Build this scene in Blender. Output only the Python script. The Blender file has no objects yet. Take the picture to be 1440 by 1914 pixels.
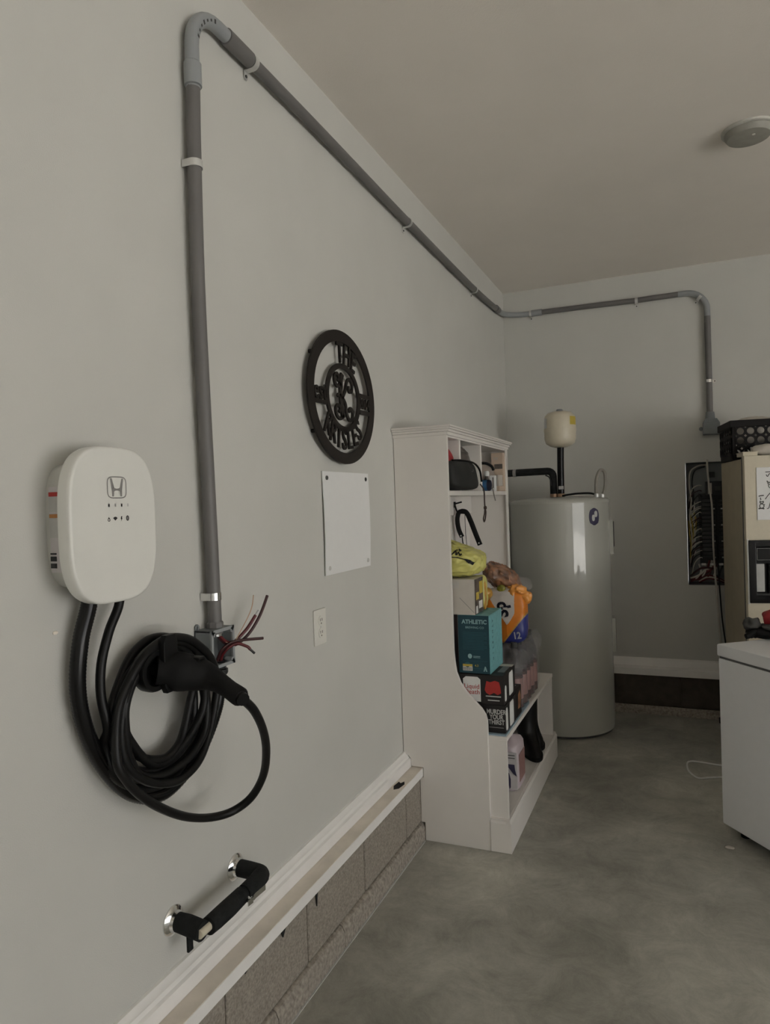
import bpy, bmesh, math, random
from mathutils import Vector, Matrix, noise
from mathutils.bvhtree import BVHTree

random.seed(7)
PI = math.pi
scene = bpy.context.scene
COL = scene.collection

# ------------------------------------------------------------------ camera
YAW, PITCH, ROLL, FPX = 0.400195, -0.0134587, -0.0334901, 1305.94
fwd = Vector((-math.sin(YAW)*math.cos(PITCH), math.cos(YAW)*math.cos(PITCH), math.sin(PITCH)))
r0 = Vector((math.cos(YAW), math.sin(YAW), 0)); u0 = r0.cross(fwd)
right = math.cos(ROLL)*r0 + math.sin(ROLL)*u0
up = -math.sin(ROLL)*r0 + math.cos(ROLL)*u0
cam_d = bpy.data.cameras.new('camera'); cam = bpy.data.objects.new('camera', cam_d); COL.objects.link(cam)
M = Matrix.Identity(4)
for i in range(3):
    M[i][0] = right[i]; M[i][1] = up[i]; M[i][2] = -fwd[i]
M.translation = Vector((1.1, 0.0, 1.41))
cam.matrix_world = M
cam_d.sensor_fit = 'HORIZONTAL'; cam_d.sensor_width = 36.0; cam_d.lens = FPX/1440*36.0
cam_d.clip_start = 0.02
scene.camera = cam

# ------------------------------------------------------------------ world, light, exposure
CEIL, YB, XR, YF = 2.834, 4.83, 6.0, -3.2
DOOR_Y0, DOOR_Y1, DOOR_H = -2.7, 1.9, 2.25
w = bpy.data.worlds.new('world'); scene.world = w; w.use_nodes = True
nt = w.node_tree; nt.nodes.clear()
wo = nt.nodes.new('ShaderNodeOutputWorld'); bg = nt.nodes.new('ShaderNodeBackground')
tc = nt.nodes.new('ShaderNodeTexCoord'); sp = nt.nodes.new('ShaderNodeSeparateXYZ'); rp = nt.nodes.new('ShaderNodeValToRGB')
nt.links.new(tc.outputs['Generated'], sp.inputs[0]); nt.links.new(sp.outputs['Z'], rp.inputs[0])
rp.color_ramp.elements[0].position = 0.0; rp.color_ramp.elements[0].color = (0.93, 0.93, 0.92, 1)
rp.color_ramp.elements[1].position = 0.6; rp.color_ramp.elements[1].color = (0.80, 0.86, 0.95, 1)
nt.links.new(rp.outputs[0], bg.inputs[0]); bg.inputs[1].default_value = 1.9
nt.links.new(bg.outputs[0], wo.inputs[0])
su_d = bpy.data.lights.new('sun', 'SUN'); su_d.energy = 27.0; su_d.angle = math.radians(0.6); su_d.color = (1.0, 0.97, 0.93)
su = bpy.data.objects.new('sun', su_d); COL.objects.link(su)
su.rotation_euler = Vector((0.12, 0.62, -0.78)).to_track_quat('-Z', 'Y').to_euler()
pl_d = bpy.data.lights.new('door_portal', 'AREA'); pl_d.shape = 'RECTANGLE'
pl_d.size = DOOR_H; pl_d.size_y = DOOR_Y1-DOOR_Y0; pl_d.cycles.is_portal = True
pl = bpy.data.objects.new('door_portal', pl_d); COL.objects.link(pl)
pl.location = (XR+0.05, (DOOR_Y0+DOOR_Y1)/2, DOOR_H/2); pl.rotation_euler = (0, math.radians(90), 0)
scene.view_settings.view_transform = 'Standard'; scene.view_settings.look = 'None'
scene.view_settings.gamma = 1.0; scene.view_settings.use_curve_mapping = False
scene.view_settings.exposure = 0.72

# ------------------------------------------------------------------ helpers
def mat(name, col, rough=0.6, metal=0.0, var=0.06, scale=30.0, bump=0.0, bscale=200.0, coat=0.0, spec=0.5):
    m = bpy.data.materials.new(name); m.use_nodes = True
    t = m.node_tree; b = t.nodes['Principled BSDF']
    b.inputs['Roughness'].default_value = rough; b.inputs['Metallic'].default_value = metal
    b.inputs['Specular IOR Level'].default_value = spec
    if coat: b.inputs['Coat Weight'].default_value = coat; b.inputs['Coat Roughness'].default_value = 0.035
    tcn = t.nodes.new('ShaderNodeTexCoord'); n = t.nodes.new('ShaderNodeTexNoise')
    n.inputs['Scale'].default_value = scale; n.inputs['Detail'].default_value = 4
    t.links.new(tcn.outputs['Object'], n.inputs['Vector'])
    r = t.nodes.new('ShaderNodeValToRGB')
    r.color_ramp.elements[0].position = 0.3; r.color_ramp.elements[1].position = 0.7
    r.color_ramp.elements[0].color = tuple(max(0, c*(1-var)) for c in col)+(1,)
    r.color_ramp.elements[1].color = tuple(min(1, c*(1+var)) for c in col)+(1,)
    t.links.new(n.outputs['Fac'], r.inputs[0]); t.links.new(r.outputs[0], b.inputs['Base Color'])
    if bump:
        n2 = t.nodes.new('ShaderNodeTexNoise'); n2.inputs['Scale'].default_value = bscale; n2.inputs['Detail'].default_value = 3
        t.links.new(tcn.outputs['Object'], n2.inputs['Vector'])
        bp = t.nodes.new('ShaderNodeBump'); bp.inputs['Strength'].default_value = bump; bp.inputs['Distance'].default_value = 0.004
        t.links.new(n2.outputs['Fac'], bp.inputs['Height']); t.links.new(bp.outputs[0], b.inputs['Normal'])
    return m

def film(name, col, alpha=0.35, rough=0.12):
    m = bpy.data.materials.new(name); m.use_nodes = True
    t = m.node_tree; b = t.nodes['Principled BSDF']
    b.inputs['Base Color'].default_value = tuple(col)+(1,); b.inputs['Roughness'].default_value = rough
    b.inputs['Alpha'].default_value = alpha
    n = t.nodes.new('ShaderNodeTexNoise'); n.inputs['Scale'].default_value = 35
    tcn = t.nodes.new('ShaderNodeTexCoord'); t.links.new(tcn.outputs['Object'], n.inputs['Vector'])
    bp = t.nodes.new('ShaderNodeBump'); bp.inputs['Strength'].default_value = 0.7; bp.inputs['Distance'].default_value = 0.01
    t.links.new(n.outputs['Fac'], bp.inputs['Height']); t.links.new(bp.outputs[0], b.inputs['Normal'])
    return m

def catmull(pts, n=8, closed=False):
    P = [Vector(p) for p in pts]; out = []
    N = len(P); rng = N if closed else N-1
    for i in range(rng):
        if closed: a, b, c, d = P[(i-1) % N], P[i], P[(i+1) % N], P[(i+2) % N]
        else: a, b, c, d = P[max(i-1, 0)], P[i], P[i+1], P[min(i+2, N-1)]
        for k in range(n):
            t = k/n
            out.append(0.5*((2*b)+(-a+c)*t+(2*a-5*b+4*c-d)*t*t+(-a+3*b-3*c+d)*t**3))
    if not closed: out.append(P[-1])
    return out

class MB:
    def __init__(s): s.bm = bmesh.new(); s.mi = 0
    def face(s, vs):
        try:
            f = s.bm.faces.new(vs); f.material_index = s.mi; return f
        except ValueError: return None
    def box(s, x0, x1, y0, y1, z0, z1, bev=0.0, seg=2):
        before = set(s.bm.faces)
        v = [s.bm.verts.new(p) for p in ((x0,y0,z0),(x1,y0,z0),(x1,y1,z0),(x0,y1,z0),(x0,y0,z1),(x1,y0,z1),(x1,y1,z1),(x0,y1,z1))]
        fs = [s.face([v[i] for i in q]) for q in ((3,2,1,0),(4,5,6,7),(0,1,5,4),(1,2,6,5),(2,3,7,6),(3,0,4,7))]
        if bev:
            es = list({e for f in fs for e in f.edges})
            bmesh.ops.bevel(s.bm, geom=es, offset=bev, segments=seg, affect='EDGES', profile=0.5)
            for f in s.bm.faces:
                if f not in before: f.material_index = s.mi
        return s
    def prism(s, poly, axis, a, b, bev=0.0):
        # poly: 2D points; axis 0 -> (y,z), 1 -> (x,z), 2 -> (x,y)
        def P(q, t):
            return {0: (t, q[0], q[1]), 1: (q[0], t, q[1]), 2: (q[0], q[1], t)}[axis]
        A = [s.bm.verts.new(P(q, a)) for q in poly]; B = [s.bm.verts.new(P(q, b)) for q in poly]
        n = len(poly); f1 = s.face(A); f2 = s.face(B[::-1])
        fs = [f1, f2]
        for i in range(n): fs.append(s.face([A[i], B[i], B[(i+1) % n], A[(i+1) % n]]))
        fs = [f for f in fs if f]
        bmesh.ops.recalc_face_normals(s.bm, faces=fs)
        if bev:
            es = list({e for f in (f1, f2) for e in f.edges})
            r = bmesh.ops.bevel(s.bm, geom=es, offset=bev, segments=2, affect='EDGES', profile=0.5)
            for f in r['faces']: f.material_index = s.mi
        return s
    def tube(s, path, r, n=12, closed=False, caps=True):
        P = [Vector(p) for p in path]; N = len(P)
        R = r if isinstance(r, (list, tuple)) else [r]*N
        def tan(i):
            if closed: return (P[(i+1) % N]-P[(i-1) % N]).normalized()
            return (P[min(i+1, N-1)]-P[max(i-1, 0)]).normalized()
        T = tan(0); ref = Vector((0, 0, 1)) if abs(T.z) < 0.9 else Vector((1, 0, 0))
        nrm = T.cross(ref).normalized(); rings = []
        for i in range(N):
            T2 = tan(i)
            ax = T.cross(T2)
            if ax.length > 1e-8:
                nrm = Matrix.Rotation(T.angle(T2), 3, ax.normalized()) @ nrm
            T = T2; nrm = (nrm - T*nrm.dot(T)).normalized(); bn = T.cross(nrm)
            rings.append([s.bm.verts.new(P[i]+R[i]*(math.cos(2*PI*k/n)*nrm+math.sin(2*PI*k/n)*bn)) for k in range(n)])
        m = N if closed else N-1
        for i in range(m):
            A, B = rings[i], rings[(i+1) % N]
            for k in range(n): s.face([A[k], A[(k+1) % n], B[(k+1) % n], B[k]])
        if caps and not closed: s.face(rings[0][::-1]); s.face(rings[-1])
        return s
    def cyl(s, a, b, r, n=20, r2=None):
        return s.tube([a, b], [r, r if r2 is None else r2], n)
    def lathe(s, prof, c=(0,0,0), axis=2, n=32, caps=True):
        # prof: (radius, height) along the axis
        rings = []
        for (r, h) in prof:
            ring = []
            for k in range(n):
                a = 2*PI*k/n; u, v = max(r, 1e-4)*math.cos(a), max(r, 1e-4)*math.sin(a)
                p = {2: (u, v, h), 0: (h, u, v), 1: (v, h, u)}[axis]
                ring.append(s.bm.verts.new((c[0]+p[0], c[1]+p[1], c[2]+p[2])))
            rings.append(ring)
        for A, B in zip(rings, rings[1:]):
            for k in range(n): s.face([A[k], A[(k+1) % n], B[(k+1) % n], B[k]])
        if caps: s.face(rings[0][::-1]); s.face(rings[-1])
        return s
    def loft(s, rings, caps=True):
        V = [[s.bm.verts.new(p) for p in r] for r in rings]
        n = len(V[0])
        for A, B in zip(V, V[1:]):
            for k in range(n): s.face([A[k], A[(k+1) % n], B[(k+1) % n], B[k]])
        if caps: s.face(V[0][::-1]); s.face(V[-1])
        return s
    def blob(s, c, size, e=0.5, amp=0.0, freq=8.0, seed=0, fn=None, nu=40, nv=24, ridge=False, region=None):
        # superellipsoid with noise; region(dir)->material index
        rows = []; off = Vector((seed*3.7, seed*1.3, seed*2.1))
        for j in range(nv+1):
            ph = -PI/2 + PI*j/nv; row = []
            for i in range(nu):
                th = 2*PI*i/nu
                d = Vector((math.cos(ph)*math.cos(th), math.cos(ph)*math.sin(th), math.sin(ph)))
                d *= (abs(d.x)**(2/e)+abs(d.y)**(2/e)+abs(d.z)**(2/e))**(-e/2)
                p = Vector((d.x*size[0], d.y*size[1], d.z*size[2]))
                if amp:
                    q = (p*freq)+off
                    nz = noise.noise(q)+0.5*noise.noise(q*2.1)
                    if ridge: nz = 0.6-2*abs(noise.noise(q))+0.4*noise.noise(q*2.3)
                    p = p + p.normalized()*amp*nz
                if fn: p = fn(p, d)
                row.append(s.bm.verts.new(Vector(c)+p))
            rows.append(row)
        for j in range(nv):
            for i in range(nu):
                f = s.face([rows[j][i], rows[j][(i+1) % nu], rows[j+1][(i+1) % nu], rows[j+1][i]])
                if f and region: f.material_index = region(f.calc_center_median()-Vector(c))
        bmesh.ops.remove_doubles(s.bm, verts=rows[0]+rows[-1], dist=1e-5)
        return s
    def ribbon(s, pts, width, axis, a, b, closed=False):
        # flat stroke in a 2D plane, extruded between a and b on the axis
        P = [Vector((p[0], p[1])) for p in pts]; N = len(P); L, R = [], []
        for i in range(N):
            if closed: t = P[(i+1) % N]-P[(i-1) % N]
            else: t = P[min(i+1, N-1)]-P[max(i-1, 0)]
            t.normalize(); nn = Vector((-t.y, t.x))
            ww = width[i] if isinstance(width, (list, tuple)) else width
            L.append(P[i]+nn*ww/2); R.append(P[i]-nn*ww/2)
        def V(q, t): return s.bm.verts.new({0: (t, q[0], q[1]), 1: (q[0], t, q[1]), 2: (q[0], q[1], t)}[axis])
        La, Ra, Lb, Rb = [[V(q, t) for q in S] for S, t in ((L, a), (R, a), (L, b), (R, b))]
        fs = []
        for i in range(N if closed else N-1):
            j = (i+1) % N
            fs += [s.face([La[i], Ra[i], Ra[j], La[j]]), s.face([Lb[i], Lb[j], Rb[j], Rb[i]]), s.face([La[i], La[j], Lb[j], Lb[i]]), s.face([Ra[i], Rb[i], Rb[j], Ra[j]])]
        if not closed: fs += [s.face([La[0], Lb[0], Rb[0], Ra[0]]), s.face([La[-1], Ra[-1], Rb[-1], Lb[-1]])]
        bmesh.ops.recalc_face_normals(s.bm, faces=[f for f in fs if f])
        return s
    def text(s, body, size, mtx, depth=0.001, align='CENTER', bold=0.0, xs=1.0):
        cu = bpy.data.curves.new('t', 'FONT'); cu.body = body; cu.size = size; cu.align_x = align; cu.align_y = 'CENTER'
        cu.extrude = depth; cu.resolution_u = 3; cu.offset = bold
        o = bpy.data.objects.new('t', cu); COL.objects.link(o)
        dg = bpy.context.evaluated_depsgraph_get(); me = bpy.data.meshes.new_from_object(o.evaluated_get(dg))
        me.transform(mtx @ Matrix.Diagonal((xs, 1, 1, 1)))
        n0 = len(s.bm.faces); s.bm.from_mesh(me); s.bm.faces.ensure_lookup_table()
        for f in s.bm.faces[n0:]: f.material_index = s.mi
        bpy.data.objects.remove(o); bpy.data.curves.remove(cu); bpy.data.meshes.remove(me)
        return s
    def sheet(s, front, back):
        # closed thin sheet from two matching grids of points
        A = [[s.bm.verts.new(p) for p in r] for r in front]; B = [[s.bm.verts.new(p) for p in r] for r in back]
        m, n = len(A), len(A[0])
        for i in range(m-1):
            for j in range(n-1):
                s.face([A[i][j], A[i][j+1], A[i+1][j+1], A[i+1][j]]); s.face([B[i][j], B[i+1][j], B[i+1][j+1], B[i][j+1]])
        for i in range(m-1):
            for j in (0, n-1): s.face([A[i][j], A[i+1][j], B[i+1][j], B[i][j]])
        for j in range(n-1):
            for i in (0, m-1): s.face([A[i][j], A[i][j+1], B[i][j+1], B[i][j]])
        return s
    def project(s, bvh, d, lift=0.0008):
        d = Vector(d).normalized()
        for v in s.bm.verts:
            h = bvh.ray_cast(v.co - d*1.0, d)
            if h[0] is not None: v.co = h[0] - d*lift
        return s
    def oval(s, cy, cz, ky, kz):
        for v in s.bm.verts: v.co.y = cy+(v.co.y-cy)*ky; v.co.z = cz+(v.co.z-cz)*kz
        return s
    def bvh(s): return BVHTree.FromBMesh(s.bm)
    def build(s, name, m, parent=None, smooth=True, ang=35, bevel=0.0, local=False):
        org = Vector((0, 0, 0)); p = parent
        if not local:
            while p is not None: org += p.location; p = p.parent
            if org.length: bmesh.ops.translate(s.bm, verts=s.bm.verts, vec=-org)
        bmesh.ops.recalc_face_normals(s.bm, faces=s.bm.faces)
        me = bpy.data.meshes.new(name); s.bm.to_mesh(me); s.bm.free()
        for q in (m if isinstance(m, (list, tuple)) else [m]): me.materials.append(q)
        if smooth:
            for q in me.polygons: q.use_smooth = True
            me.set_sharp_from_angle(angle=math.radians(ang))
        o = bpy.data.objects.new(name, me); COL.objects.link(o)
        if parent: o.parent = parent
        if smooth and len(me.polygons) < 1500:
            wn = o.modifiers.new('weighted_normals', 'WEIGHTED_NORMAL'); wn.keep_sharp = True; wn.weight = 50
        if bevel:
            bm_ = o.modifiers.new('bevel', 'BEVEL'); bm_.width = bevel; bm_.segments = 2; bm_.limit_method = 'ANGLE'
            bm_.harden_normals = False
        return o

def tag(o, label, cat, group=None):
    o['label'] = label; o['category'] = cat
    if group: o['group'] = group
    return o
def thing(name, label, cat, loc=(0,0,0), rz=0.0, group=None):
    o = bpy.data.objects.new(name, None); COL.objects.link(o); o.location = loc; o.rotation_euler = (0, 0, rz)
    o.empty_display_size = 0.05
    return tag(o, label, cat, group)
def struct(o, label=None):
    o['kind'] = 'structure'
    if label: o['label'] = label
    return o
def face_x(x, y, z):   # text plane facing +x, reading towards +y
    return Matrix(((0,0,1,x),(1,0,0,y),(0,1,0,z),(0,0,0,1)))
def face_my(x, y, z):  # text plane facing -y, reading towards +x
    return Matrix(((1,0,0,x),(0,0,-1,y),(0,1,0,z),(0,0,0,1)))
def rot2(mtx, a): return mtx @ Matrix.Rotation(a, 4, 'Z')
def ell(cx, cy, rx, ry, n=32, a0=0, a1=2*PI, end=False):
    k = n if not end else n-1
    return [(cx+rx*math.cos(a0+(a1-a0)*i/k), cy+ry*math.sin(a0+(a1-a0)*i/k)) for i in range(n)]
def superell(cx, cy, rx, ry, e, n=64):
    out = []
    for i in range(n):
        t = 2*PI*i/n; c, q = math.cos(t), math.sin(t)
        out.append((cx+rx*math.copysign(abs(c)**e, c), cy+ry*math.copysign(abs(q)**e, q)))
    return out

# ------------------------------------------------------------------ materials
m_wall = mat('wall_paint', (0.595, 0.588, 0.55), 0.75, var=0.025, scale=3, bump=0.12, bscale=350)
m_wall_bounce = mat('bounce_wall_white', (0.84, 0.83, 0.81), 0.75, var=0.02, scale=3)  # unseen front wall only, whitened to bounce light onto the freezer
m_ceil = mat('ceiling_paint', (0.87, 0.815, 0.745), 0.9, var=0.02, scale=3, bump=0.15, bscale=250)
m_trim = mat('trim_paint', (0.90, 0.88, 0.85), 0.45, var=0.03, scale=9)
m_ledge = mat('dusty_ledge', (0.80, 0.73, 0.64), 0.75, var=0.08, scale=14, bump=0.1)
m_floor = mat('concrete_floor', (0.44, 0.43, 0.385), 0.55, var=0.22, scale=2.2, bump=0.25, bscale=45)
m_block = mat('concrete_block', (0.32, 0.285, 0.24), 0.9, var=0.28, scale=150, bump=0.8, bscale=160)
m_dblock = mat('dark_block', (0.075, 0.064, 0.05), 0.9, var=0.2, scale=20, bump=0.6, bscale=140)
m_mortar = mat('mortar', (0.25, 0.225, 0.195), 0.95, var=0.1, scale=30, bump=0.5)
m_parge = mat('parging', (0.34, 0.305, 0.26), 0.95, var=0.32, scale=80, bump=1.0, bscale=90)
m_ext = mat('driveway', (0.46, 0.45, 0.43), 0.9, var=0.1)
m_white = mat('cabinet_white', (0.77, 0.735, 0.69), 0.4, var=0.02, scale=6)
m_evw = mat('charger_white', (0.75, 0.745, 0.70), 0.38, var=0.01)
m_evg = mat('charger_body', (0.60, 0.60, 0.56), 0.5, var=0.01)
m_black = mat('black_rubber', (0.005, 0.005, 0.005), 0.42, var=0.1, spec=0.28)
m_blackm = mat('black_matte', (0.005, 0.005, 0.005), 0.75, var=0.15, spec=0.28)
m_blackg = mat('black_gloss', (0.005, 0.005, 0.005), 0.22, var=0.05, spec=0.28)
m_foam = mat('foam_sleeve', (0.014, 0.015, 0.0145), 0.85, spec=0.25, var=0.3, scale=40, bump=0.5, bscale=120)
m_pvc = mat('conduit_grey', (0.150, 0.144, 0.139), 0.5, var=0.06, scale=10)
m_pvcl = mat('elbow_grey', (0.30, 0.315, 0.32), 0.5, var=0.05, scale=10)
m_boxg = mat('box_grey', (0.20, 0.215, 0.22), 0.55, var=0.05)
m_chrome = mat('chrome', (0.75, 0.75, 0.74), 0.12, 1.0, var=0.02)
m_zinc = mat('zinc', (0.66, 0.66, 0.64), 0.42, 0.55, var=0.06)
m_grey = mat('print_grey', (0.27, 0.26, 0.25), 0.5)
m_lgrey = mat('print_light_grey', (0.52, 0.52, 0.50), 0.5)
m_ink = mat('print_black', (0.018, 0.018, 0.02), 0.5)
m_redink = mat('print_red', (0.42, 0.03, 0.025), 0.5)
m_orink = mat('print_orange', (0.45, 0.20, 0.06), 0.5)
m_whink = mat('print_white', (0.72, 0.72, 0.70), 0.5)
m_wred = mat('wire_red', (0.10, 0.007, 0.009), 0.4)
m_wdark = mat('wire_dark_red', (0.04, 0.008, 0.009), 0.4)
m_copper = mat('bare_copper', (0.45, 0.30, 0.20), 0.35, 0.6)
m_sign = mat('sign_brown', (0.014, 0.011, 0.009), 0.6, var=0.1, spec=0.3)
m_paper = mat('white_panel', (0.82, 0.82, 0.81), 0.35, var=0.01)
m_ivory = mat('outlet_ivory', (0.76, 0.74, 0.68), 0.35, var=0.01)
m_slot = mat('outlet_slot', (0.10, 0.08, 0.06), 0.7)
m_heater = mat('heater_enamel', (0.44, 0.44, 0.395), 0.4, var=0.03, scale=5, coat=1.0)
m_tank = mat('tank_cream', (0.66, 0.60, 0.47), 0.35, var=0.03)
m_yel = mat('sticker_yellow', (0.55, 0.42, 0.07), 0.5)
m_hose = mat('whip_grey', (0.25, 0.23, 0.20), 0.5)
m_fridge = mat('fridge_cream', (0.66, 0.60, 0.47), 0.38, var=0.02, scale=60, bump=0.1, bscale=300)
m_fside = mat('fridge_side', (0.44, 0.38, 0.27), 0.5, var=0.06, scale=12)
m_freezer = mat('freezer_white', (0.86, 0.87, 0.885), 0.35, var=0.01)
m_gasket_panel_shade = mat('gasket_and_panel_shade', (0.12, 0.12, 0.12), 0.7)
m_steel = mat('panel_steel', (0.24, 0.255, 0.25), 0.6, 0.0)
m_brk = mat('breaker_black', (0.007, 0.0075, 0.0075), 0.5, var=0.15)
m_yw = mat('wire_yellow', (0.45, 0.32, 0.07), 0.5)
m_ww = mat('wire_white', (0.55, 0.52, 0.46), 0.5)
m_teal = mat('teal_card', (0.007, 0.048, 0.068), 0.5, var=0.05)
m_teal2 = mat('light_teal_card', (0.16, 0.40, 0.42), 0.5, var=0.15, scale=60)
m_tealp = mat('teal_print', (0.28, 0.45, 0.47), 0.5)
m_tealm = mat('teal_print_dim', (0.02, 0.095, 0.125), 0.5)
m_navy = mat('navy_card', (0.012, 0.013, 0.03), 0.6)
m_carton = mat('carton_greige', (0.55, 0.51, 0.455), 0.6, var=0.03)
m_bcard = mat('black_card', (0.010, 0.008, 0.0075), 0.55, var=0.1)
m_blueM = mat('blue_sheet', (0.33, 0.44, 0.52), 0.6, var=0.1)
m_bag_y = mat('yellow_plastic', (0.58, 0.55, 0.17), 0.35, var=0.16, scale=9)
m_or = mat('orange_pouch', (0.72, 0.225, 0.025), 0.35, var=0.06)
m_orb = mat('orange_bright', (0.78, 0.33, 0.07), 0.35, var=0.08)
m_ordk = mat('orange_deep', (0.50, 0.15, 0.015), 0.4, var=0.06)
m_pw = mat('pouch_white', (0.60, 0.56, 0.52), 0.35, var=0.05)
m_pb = mat('pouch_blue', (0.035, 0.045, 0.22), 0.35, var=0.08)
m_rust = mat('rusty_bag', (0.27, 0.125, 0.06), 0.4, var=0.75, scale=26)
m_olive = mat('olive_green', (0.20, 0.19, 0.02), 0.4, var=0.15)
m_gold = mat('golden_wrap', (0.50, 0.27, 0.05), 0.3, var=0.25)
m_film = film('clear_film', (0.55, 0.54, 0.54), 0.13, 0.04)
m_bottle = film('bottle_plastic', (0.12, 0.115, 0.115), 0.45, 0.05)
m_drink = mat('drink_rose', (0.17, 0.06, 0.05), 0.3, var=0.15)
m_pinkl = mat('rose_label', (0.33, 0.18, 0.165), 0.4, var=0.1)
m_jug = mat('jug_lavender', (0.58, 0.50, 0.53), 0.3, var=0.03)
m_jugl = mat('jug_label', (0.60, 0.57, 0.57), 0.35, var=0.05)
m_logo = mat('label_indigo', (0.05, 0.045, 0.09), 0.4)
m_red = mat('red_cloth', (0.30, 0.015, 0.02), 0.6, var=0.2)
m_helm = mat('dark_mottled', (0.10, 0.085, 0.075), 0.4, var=0.5, scale=30)
m_gball = mat('taupe_ball', (0.33, 0.28, 0.24), 0.5, var=0.1)
m_pouch = mat('charcoal_nylon', (0.011, 0.012, 0.011), 0.7, var=0.2, scale=80)
m_blue = mat('blue_sleeve', (0.03, 0.12, 0.26), 0.4)
m_beige = mat('beige_card', (0.60, 0.47, 0.36), 0.6, var=0.04)
m_crate = mat('crate_black', (0.007, 0.0055, 0.0055), 0.6, var=0.1, spec=0.25)
m_cloth = mat('pale_cloth', (0.58, 0.54, 0.48), 0.8, var=0.05)
m_gcloth = mat('grey_cloth', (0.065, 0.065, 0.062), 0.85, var=0.3, scale=25)
m_detect = mat('detector_plastic', (0.58, 0.57, 0.52), 0.5)
m_dgrey = mat('detector_grey', (0.33, 0.32, 0.28), 0.6)
m_hole = mat('hole_dark', (0.01, 0.01, 0.01), 0.9)
m_brown = mat('cord_brown', (0.05, 0.03, 0.025), 0.7)

# floor gets stains and pits of its own
def floor_detail(m):
    t = m.node_tree; b = t.nodes['Principled BSDF']
    src = b.inputs['Base Color'].links[0].from_socket
    tcn = t.nodes.new('ShaderNodeTexCoord')
    n = t.nodes.new('ShaderNodeTexNoise'); n.inputs['Scale'].default_value = 0.9; n.inputs['Detail'].default_value = 8; n.inputs['Distortion'].default_value = 1.2
    n2 = t.nodes.new('ShaderNodeTexNoise'); n2.inputs['Scale'].default_value = 6; n2.inputs['Detail'].default_value = 14; n2.inputs['Roughness'].default_value = 0.82; n2.inputs['Distortion'].default_value = 0.45
    t.links.new(tcn.outputs['Object'], n.inputs['Vector']); t.links.new(tcn.outputs['Object'], n2.inputs['Vector'])
    r1 = t.nodes.new('ShaderNodeValToRGB'); r1.color_ramp.elements[0].position = 0.35; r1.color_ramp.elements[1].position = 0.65
    r1.color_ramp.elements[0].color = (0.70, 0.70, 0.69, 1); r1.color_ramp.elements[1].color = (1.15, 1.15, 1.15, 1)
    r2 = t.nodes.new('ShaderNodeValToRGB'); r2.color_ramp.elements[0].position = 0.3; r2.color_ramp.elements[1].position = 0.7
    r2.color_ramp.elements[0].color = (0.62, 0.62, 0.60, 1); r2.color_ramp.elements[1].color = (1.28, 1.28, 1.27, 1)
    t.links.new(n.outputs['Fac'], r1.inputs[0]); t.links.new(n2.outputs['Fac'], r2.inputs[0])
    mx = t.nodes.new('ShaderNodeMix'); mx.data_type = 'RGBA'; mx.blend_type = 'MULTIPLY'; mx.inputs[0].default_value = 1
    mx2 = t.nodes.new('ShaderNodeMix'); mx2.data_type = 'RGBA'; mx2.blend_type = 'MULTIPLY'; mx2.inputs[0].default_value = 1
    t.links.new(src, mx.inputs[6]); t.links.new(r1.outputs[0], mx.inputs[7])
    t.links.new(mx.outputs[2], mx2.inputs[6]); t.links.new(r2.outputs[0], mx2.inputs[7])
    t.links.new(mx2.outputs[2], b.inputs['Base Color'])
floor_detail(m_floor)

# ------------------------------------------------------------------ room shell
struct(MB().box(-0.2, XR+0.2, YF-0.2, YB+0.2, -0.12, 0).build('floor', m_floor, smooth=False))
struct(MB().box(-0.2, XR+0.2, YF-0.2, YB+0.2, CEIL, CEIL+0.12).build('ceiling', m_ceil, smooth=False))
wl = struct(MB().box(-0.2, 0, YF-0.2, YB+0.2, 0, CEIL).build('wall_left', m_wall, smooth=False))
# back wall with the recess for the breaker panel
PX0, PX1, PZ0, PZ1 = 1.136, 1.496, 0.822, 1.598
wb_ = MB()
wb_.box(0, PX0, YB, YB+0.2, 0, CEIL).box(PX1, XR+0.2, YB, YB+0.2, 0, CEIL)
wb_.box(PX0, PX1, YB, YB+0.2, 0, PZ0).box(PX0, PX1, YB, YB+0.2, PZ1, CEIL)
wb = struct(wb_.build('wall_back', m_wall, smooth=False))
struct(MB().box(0, XR+0.2, YF-0.2, YF, 0, CEIL).build('wall_front', m_wall_bounce, smooth=False))
wr = MB().box(XR, XR+0.2, YF, DOOR_Y0, 0, CEIL).box(XR, XR+0.2, DOOR_Y1, YB, 0, CEIL).box(XR, XR+0.2, DOOR_Y0, DOOR_Y1, DOOR_H, CEIL)
struct(wr.build('wall_right', m_wall, smooth=False))
struct(MB().box(XR+0.2, XR+14, -14, 16, -0.3, -0.06).build('driveway_slab', m_ext, smooth=False), 'concrete driveway outside the open garage door')  # unseen driveway slab, sunlit to bounce light up to the ceiling

# left wall foot: blocks, footing strip, ledge, baseboard
BX = 0.07
core = MB().box(0, BX-0.008, YF, YB, 0, 0.262).build('mortar_bed', m_mortar, wl, smooth=False)
y = 2.154-0.397*12
bl_mesh = None
while y < YB-0.02:
    y1 = min(y+0.397, YB)
    if y1 > YF:
        yy0 = max(y, YF)
        MB().box(0.005, BX+random.uniform(-0.001, 0.0012), yy0+0.004, y1-0.004, 0.075, 0.259, 0.003, 1).build('concrete_block', m_block, wl)
    y += 0.397
y = 1.56-0.397*11
while y < YB-0.02:
    y1 = min(y+0.397, YB)
    if y1 > YF:
        yy0 = max(y, YF)
        MB().prism([(0.005, 0.0), (BX+0.017, 0.0), (BX+0.016, 0.05), (BX+0.008, 0.068), (BX-0.002, 0.074), (0.005, 0.074)], 1, yy0+0.002, y1-0.002).build('footing_strip', m_parge, wl)
    y += 0.397
MB().box(BX+0.012, BX+0.0215, YF, 2.70, 0.0, 0.003).build('caulk_line', m_lgrey, wl, smooth=False)
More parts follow.
